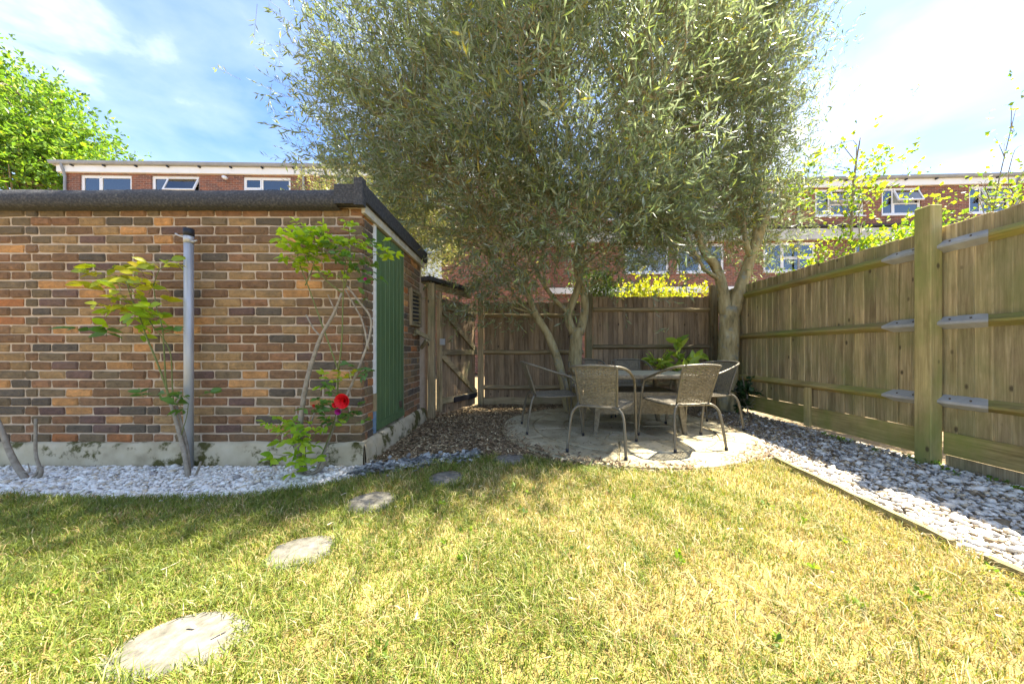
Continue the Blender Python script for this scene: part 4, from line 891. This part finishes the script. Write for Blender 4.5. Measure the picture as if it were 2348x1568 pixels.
big = rose('tall climbing rose with bright green top and red bloom at the shed corner', rb,
     [([B(690,1096), B(685,1040), B(690,960), B(702,880), B(722,810), B(738,768), B(765,720), B(784,672)], .022, .009), ([B(736,772), B(718,752), B(702,722)], .007, .005), ([B(768,712), B(760,695), B(752,676)], .006, .004), ([B(725,1080), B(745,1030,2.44), B(785,930,2.44), B(820,850,2.46), B(845,780,2.46), B(850,730,2.46), B(822,690,2.44), B(795,655,2.44)], .012, .007), ([B(845,800,2.46), B(832,740,2.46), B(812,700,2.46), B(792,665,2.46)], .008, .005), ([B(700,1090), B(700,1010), B(722,945)], .010, .006), ([B(690,1060), B(672,1000), B(668,960)], .014, .010), ([B(690,1094), B(735,1075), B(752,1040)], .016, .010)],
     [([B(776,850), B(762,810), B(735,735), B(708,660), B(690,615)], .006, .003), ([B(776,850), B(784,780), B(786,700), B(790,620), B(796,570)], .006, .003), ([B(775,960), B(774,900), B(776,850)], .006, .006), ([B(700,655), B(715,620), B(728,580)], .005, .002), ([B(785,672), B(745,640), B(715,600)], .006, .003), ([B(790,660), B(800,610), B(805,560)], .005, .0025), ([B(690,615), B(680,570), B(690,530)], .003, .002), ([B(690,1060), B(665,1010), B(640,985)], .004, .002), ([B(690,1040), B(720,1000), B(745,965)], .004, .002), ([B(730,1060), B(755,1000), B(770,950)], .005, .003), ([B(820,600), B(858,585,2.36), B(890,577,2.34)], .003, .002)],
     [(680,530,2.40,.036,'rosebright',2), (668,548,2.40,.036,'rosebright',2), (715,548,2.40,.042,'rosebright',4), (745,555,2.42,.042,'rosebright',4), (700,570,2.38,.042,'rosebright',4), (735,575,2.38,.042,'rosebright',4), (690,595,2.40,.040,'rosebright',3), (720,592,2.36,.042,'rosebright',3), (765,568,2.42,.04,'rosebright',3), (690,612,2.42,.04,'rosebright',2), (735,535,2.42,.035,'rosebright',1), (795,518,2.42,.034,'rosebright',1), (800,550,2.42,.038,'rosebright',3), (785,590,2.40,.038,'roseleaf',3), (815,575,2.40,.038,'rosebright',2), (830,600,2.42,.038,'roseleaf',4), (815,625,2.40,.038,'roseleaf',3), (835,640,2.40,.038,'roseleaf',3), (848,560,2.40,.034,'roseleaf',1), (765,632,2.40,.036,'rosebright',2), (885,578,2.34,.036,'rosebright',2), (870,590,2.36,.036,'rosebright',1), (845,700,2.44,.034,'roseleaf',1), (822,845,2.42,.034,'roseleaf',2), (838,850,2.42,.034,'roseleaf',1), (795,865,2.42,.034,'roseyellow',2), (755,880,2.42,.036,'rosebright',2), (770,902,2.42,.036,'roseleaf',3), (750,925,2.40,.036,'roseleaf',3), (740,945,2.40,.036,'roseleaf',2), (800,960,2.42,.04,'roseleaf',3), (770,975,2.42,.036,'roseleaf',2), (810,940,2.44,.036,'roseleaf',2), (755,980,2.38,.036,'rosebright',2), (645,982,2.38,.046,'rosebright',3), (680,985,2.38,.046,'rosebright',2), (665,1018,2.36,.05,'rosebright',2), (705,1010,2.36,.046,'rosebright',3), (730,990,2.36,.044,'rosebright',3), (660,1045,2.36,.048,'rosebright',2), (690,1055,2.34,.05,'rosebright',2), (705,1075,2.34,.05,'rosebright',1)])
def bloom(par, base, p, R, m, rings=4):
    mb = MB(); p = Vector(p)-Vector(base)
    for r in range(rings):
        n = 3+r*2
        for i in range(n):
            a = 2*math.pi*i/n+r*.7; tilt = .25+.9*r/rings; s = R*(.45+.55*(r+1)/rings); out = Vector((math.cos(a), 0, math.sin(a))); tang = Vector((-math.sin(a), 0, math.cos(a))); fw = Vector((0,-1,0))
            d = (fw*math.cos(tilt)+out*math.sin(tilt)); vs = []
            for t, w in ((0, .15), (.45, .75), (.85, .85), (1.0, .4)):
                c = p+d*s*t*.95+out*s*.12*t+fw*(.0); vs += [c-tang*w*s*.5+fw*.004, c, c+tang*w*s*.5+fw*.004]
            mb.add(vs, [(k*3+j, k*3+j+1, k*3+4+j, k*3+3+j) for k in range(3) for j in range(2)])
    return mb.build('flower', M_[m], par, True)
bloom(big, rb, at(790, 918, 2.36), .062, 'red'); bloom(big, rb, at(772, 927, 2.36), .03, 'red', 2); bloom(big, rb, at(778, 943, 2.36), .028, 'magenta', 3); bloom(big, rb, at(840, 642, 2.40), .02, 'magenta', 2); bloom(big, rb, at(722, 930, 2.38), .016, 'red', 2)
pb = tuple(at(75, 1098, 2.36)[:2])+(0.0,); P_ = lambda x, y, Y=2.36: at(x, y, Y)
t = empty('pruned_shrub', pb, 0, 'bare pruned shrub with cut brown stems standing in the white gravel', 'shrub')
o = tubes('woody_stem', [([P_(66,1106), P_(40,1070), P_(20,1030), P_(5,990), P_(-25,920)], .02, .013), ([P_(70,1104), P_(90,1075), P_(82,1040), P_(82,960)], .012, .008), ([P_(72,1104), P_(92,1090), P_(95,1070)], .014, .010), ([P_(50,1080), P_(68,1082), P_(64,1062)], .005, .003)], M_['cane'], t, 8); o.location = tuple(-b for b in pb)
lb = tuple(at(1560, 930, 5.25)[:2])+(0.0,); Lq = lambda x, y, Y=5.25: at(x, y, Y)
t = empty('laurel_shrub', lb, 0, 'young laurel shrub with glossy light-green leaves in front of the back fence', 'shrub')
stl = [([Lq(1560,930), Lq(1558,880), Lq(1556,840), Lq(1554,785)], .014, .005), ([Lq(1558,890), Lq(1530,850), Lq(1495,830)], .008, .003), ([Lq(1558,890), Lq(1590,850), Lq(1625,828)], .008, .003), ([Lq(1558,880), Lq(1540,845), Lq(1520,822)], .007, .003), ([Lq(1558,880), Lq(1580,840), Lq(1595,822)], .007, .003)]
for pts, a, b in stl:
    q = smooth_path(pts, 6); n = len(q)
    for i in range(int(n*.35), n):
        for k in range(2 if i < n-1 else 4): leaf(t, lb, q[i]+Vector((random.uniform(-.02,.02),)*3), (q[i]-q[i-1]).normalized()*.5+Vector((random.uniform(-1,1), random.uniform(-1,.6), random.uniform(-.5,.6))), random.uniform(.12,.17), 'laurel', .42)
o = tubes('stem', stl, M_['greencane'], t, 6); o.location = tuple(-b for b in lb)

# ------------------------------------------------------------------ loose ground cover
rng = np.random.default_rng(99)
def scatter(poly, n):
    xs = [p[0] for p in poly]; ys = [p[1] for p in poly]; x = rng.uniform(min(xs), max(xs), n); y = rng.uniform(min(ys), max(ys), n); k = inside(x, y, poly); return x[k], y[k]
ph = (1+5**.5)/2
ICO = unit(np.array([(-1,ph,0),(1,ph,0),(-1,-ph,0),(1,-ph,0),(0,-1,ph),(0,1,ph),(0,-1,-ph),(0,1,-ph),(ph,0,-1),(ph,0,1),(-ph,0,-1),(-ph,0,1)], dtype=float))
IF = np.array([(0,11,5),(0,5,1),(0,1,7),(0,7,10),(0,10,11),(1,5,9),(5,11,4),(11,10,2),(10,7,6),(7,1,8),(3,9,4),(3,4,2),(3,2,6),(3,6,8),(3,8,9),(4,9,5),(2,4,11),(6,2,10),(8,6,7),(9,8,1)])
def rotm(n, tilt):
    a = rng.uniform(0, 2*np.pi, n); u = rng.normal(0, tilt, n); v = rng.normal(0, tilt, n); c, s = np.cos(a), np.sin(a); R = np.zeros((n, 3, 3))
    z = unit(np.stack([u, v, np.ones(n)], 1)); xx = np.stack([c, s, np.zeros(n)], 1); xx = unit(xx-z*(xx*z).sum(1, keepdims=True)); yy = np.cross(z, xx); R[:, :, 0] = xx; R[:, :, 1] = yy; R[:, :, 2] = z; return R
def stones(name, x, y, z, size, cols, probs, m, flat=.5, label=None):
    n = len(x); s = size*rng.lognormal(0, .40, n); V = ICO[None]*(1+rng.normal(0, .16, (n, 12, 1))); V = V*np.stack([s, s*rng.uniform(.55, .9, n), s*flat*rng.uniform(.7, 1.2, n)], 1)[:, None]
    V = np.einsum('nij,nkj->nki', rotm(n, .35), V)+np.stack([x, y, z+s*flat*.5], 1)[:, None]; F = (IF[None]+(np.arange(n)*12)[:, None, None]).reshape(-1, 3)
    C = np.array(cols)[rng.choice(len(cols), n, p=probs)]*(1+rng.normal(0, .08, (n, 1)))
    return tag(put(name, np_mesh(name, V.reshape(-1, 3), F, np.repeat(C, 12, 0).clip(0, .85)), M_[m]), label, 'gravel', None, 'stuff')
x, y = scatter(GRAVL+[], 34000); k = (x > -5.4); x, y = x[k]+rng.normal(0, .02, k.sum()), y[k]+rng.normal(0, .022, k.sum()); k = ~((y > SY-.055) & (x < SX+.06)); x, y = x[k], y[k]
stones('white_gravel', x, y, rng.uniform(-.014, .004, len(x)), .0105, [(.83,.79,.70),(.74,.70,.62),(.56,.53,.47),(.60,.51,.37),(.30,.28,.26)], (.48,.24,.13,.10,.05), 'stone', .5, 'loose white and pale grey gravel along the shed wall')
x, y = scatter(GRAVR, 38000); k = (y > .3) & (x < FX-.03); x, y = x[k], y[k]; br = ((y-2.6)/1.6).clip(0, 1)
keep_ = rng.random(len(x)) > br*.5; x, y = x[keep_], y[keep_]
stones('grey_gravel', x, y, rng.uniform(-.016, .004, len(x)), .0132, [(.74,.70,.62),(.56,.53,.47),(.38,.36,.33),(.54,.44,.30),(.20,.15,.09)], (.34,.24,.17,.13,.12), 'stone', .5, 'loose mixed white and grey gravel beside the pale fence')
def flakes(name, x, y, z, L, Wd, cols, probs, m, label, cat, tilt=.35):
    n = len(x); l = L*rng.lognormal(0, .35, n); w = Wd*rng.lognormal(0, .25, n); q = np.array([(-.5,-.5,0),(.5,-.35,.1),(.45,.5,0),(-.4,.45,.1),(0,0,-.12)])
    V = q[None]*np.stack([l, w, w], 1)[:, None]; V = np.einsum('nij,nkj->nki', rotm(n, tilt), V)+np.stack([x, y, z], 1)[:, None]; f = np.array([(0,1,4),(1,2,4),(2,3,4),(3,0,4)])
    F = (f[None]+(np.arange(n)*5)[:, None, None]).reshape(-1, 3); C = np.array(cols)[rng.choice(len(cols), n, p=probs)]*(1+rng.normal(0, .15, (n, 1)))
    return tag(put(name, np_mesh(name, V.reshape(-1, 3), F, np.repeat(C, 5, 0).clip(.01, .8)), M_[m]), label, cat, None, 'stuff')
x, y = scatter(MULCH, 52000); r = np.hypot(x-PC[0], y-PC[1]); k = (r > PR-.02) | ((r > PR-.22) & (rng.random(len(r)) < ((r-PR+.22)/.2).clip(0,1)**2*.75*(fbm(x, y, 2.0, 61) > .46))); x, y = x[k], y[k]; rim_ = np.where(np.hypot(x-PC[0], y-PC[1]) < PR, .022, 0)
BKC = [(.19,.125,.068),(.28,.195,.105),(.40,.30,.165),(.52,.43,.25),(.11,.075,.045)]
flakes('bark_mulch', x, y, rim_+rng.uniform(.0, .016, len(x)), .032, .011, BKC, (.28,.27,.22,.13,.10), 'chips', 'brown bark chips and dry leaf litter around the patio', 'mulch')
x, y = scatter([(2.1,2.3),(3.5,2.6),(3.5,5.6),(2.3,5.2)], 15000); k = (rng.random(len(x)) < ((y-2.4)/2).clip(.05, 1)) & (np.hypot(x-PC[0], y-PC[1]) > PR); x, y = x[k], y[k]
flakes('leaf_litter', x, y, rng.uniform(.004, .02, len(x)), .03, .010, BKC, (.28,.27,.22,.13,.10), 'chips', 'brown litter mixed into the gravel strip', 'litter')
a = rng.uniform(0, 2*np.pi, 1500); r = PR*np.sqrt(rng.random(1500)); x, y = PC[0]+r*np.cos(a), PC[1]+r*np.sin(a)
flakes('fallen_leaves', x, y, rng.uniform(.024, .028, len(x)), .03, .008, [(.30,.24,.11),(.16,.11,.05),(.38,.34,.2)], (.4,.35,.25), 'chips', 'dry leaf scraps scattered on the patio slabs', 'litter', .08)
x = rng.uniform(-1.3, -.35, 700); y = 2.52+(x+1.2)*.42+rng.normal(0, .07, 700); k = y < 3.0
flakes('slate_chips', x[k], y[k], rng.uniform(.006, .03, k.sum()), .045, .03, [(.24,.255,.245),(.34,.355,.335),(.16,.165,.16)], (.5,.3,.2), 'stone', 'blue-grey slate chips at the corner of the shed', 'slate')
x, y = scatter([(-2.2,.9),(2.0,.9),(2.0,2.6),(-1.6,2.1)], 90)
flakes('dry_leaves', x, y, rng.uniform(.018, .035, len(x)), .030, .007, [(.50,.42,.26),(.42,.30,.12),(.30,.18,.07),(.58,.50,.36)], (.35,.3,.2,.15), 'chips', 'pale dry leaves lying in the grass', 'leaves', .25)
# grass blades
x, y = scatter(LAWN, 800000)
vis = (y > .45) & (np.abs(x) < 1.75*y+.5); near = np.clip((2.4-y)/1.2, 0, 1)
k = np.where(vis, rng.random(len(x)) < .55+.45*near, rng.random(len(x)) < .12) & (y > -.6) & (x > -5.2); x, y = x[k], y[k]
for (sx_, sy_), (rx_, ry_), _, _ in SST:
    q = ((x-sx_)/(rx_*.93))**2+((y-sy_)/(ry_*.93))**2 > rng.uniform(.72, 1.05, len(x)); x, y = x[q], y[q]
dry = -.10+.82*fbm(x, y, 1.5, 3)+.30*vnoise(x, y, 5.5, 8)+.29*((x-.05)/1.8).clip(-.8, 1)+.07*np.clip((y-2.0)/.6, 0, 1)
thin = fbm(x, y, 3.2, 31)
q = rng.random(len(x)) < np.where(dry > .62, .66, 1.0)*np.where(thin > .6, .6, 1.0); x, y, dry = x[q], y[q], dry[q]; n = len(x)
tuft = vnoise(x, y, 9, 44)
h = (.026+.026*rng.random(n)+.026*(tuft > .72)*rng.random(n))*np.where(rng.random(n) < .02, 1.7, 1.0)
wd = rng.uniform(.0020, .0040, n)*(1+.25*np.clip(y-1, 0, 2)); az = rng.uniform(0, 2*np.pi, n); lean = np.abs(rng.normal(.75, .4, n))
dirx, diry = np.cos(az), np.sin(az); wa = rng.uniform(0, 2*np.pi, n); wx, wy = np.cos(wa), np.sin(wa)
V = np.empty((n, 5, 3)); b0 = np.stack([x, y, np.full(n, -.002)], 1); sd = np.stack([wx, wy, np.zeros(n)], 1)*wd[:, None]/2
mid = b0+np.stack([dirx*h*.35*lean, diry*h*.35*lean, h*.62], 1); tip = b0+np.stack([dirx*h*1.1*lean, diry*h*1.1*lean, h*(1-.22*lean).clip(.2, 1)], 1)
V[:, 0] = b0-sd; V[:, 1] = b0+sd; V[:, 2] = mid+sd*.85; V[:, 3] = mid-sd*.85; V[:, 4] = tip
bI = np.arange(n)*5; F = np.stack([np.stack([bI, bI+1, bI+2], 1), np.stack([bI, bI+2, bI+3], 1), np.stack([bI+3, bI+2, bI+4], 1)], 1).reshape(-1, 3)
pd = 1/(1+np.exp(-(dry-.56)*9)); isdry = rng.random(n) < (.08+.74*pd)
GC = np.array([(.15,.20,.028),(.19,.235,.032),(.24,.265,.045),(.115,.165,.03)]); DC = np.array([(.40,.325,.155),(.52,.445,.25),(.34,.23,.095),(.44,.37,.15)])
C = np.where(isdry[:, None], DC[rng.integers(0, 4, n)], GC[rng.integers(0, 4, n)])*(1+rng.normal(0, .12, (n, 1)))
tag(put('grass', np_mesh('grass', V.reshape(-1, 3), F, np.repeat(C.clip(.01, .8), 5, 0)), M_['grass']), 'patchy short lawn grass, green by the shed and straw-dry by the edging', 'grass', None, 'stuff')

# small weeds
rng = np.random.default_rng(5)
wx_, wy_ = scatter([(-2.0,.85),(2.0,.85),(2.0,2.4),(-1.5,2.0)], 34); k = np.all([np.hypot(wx_-q[0][0], wy_-q[0][1]) > .26 for q in SST], 0); wx_, wy_ = wx_[k], wy_[k]; gx = rng.uniform(3.30, 3.44, 26); gy = rng.uniform(1.8, 3.6, 26); wx_ = np.concatenate([wx_, gx]); wy_ = np.concatenate([wy_, gy])
P = np.repeat(np.stack([wx_, wy_, np.full(len(wx_), .012)], 1), 3, 0)+rng.normal(0, .012, (len(wx_)*3, 3))*np.array([1, 1, .1]); D = unit(rng.normal(0, .6, P.shape)+np.array([0, 0, 1.0]))
tag(put('weeds', leaf_mesh('weeds', P, D, np.full(len(P), .02), 4, .024, .014, [(.16,.27,.03),(.24,.34,.04),(.12,.2,.03)], (.4,.3,.3), 1.5), M_['limeleaf']), 'small broad-leaved green weeds among the lawn and gravel', 'weeds', None, 'stuff')
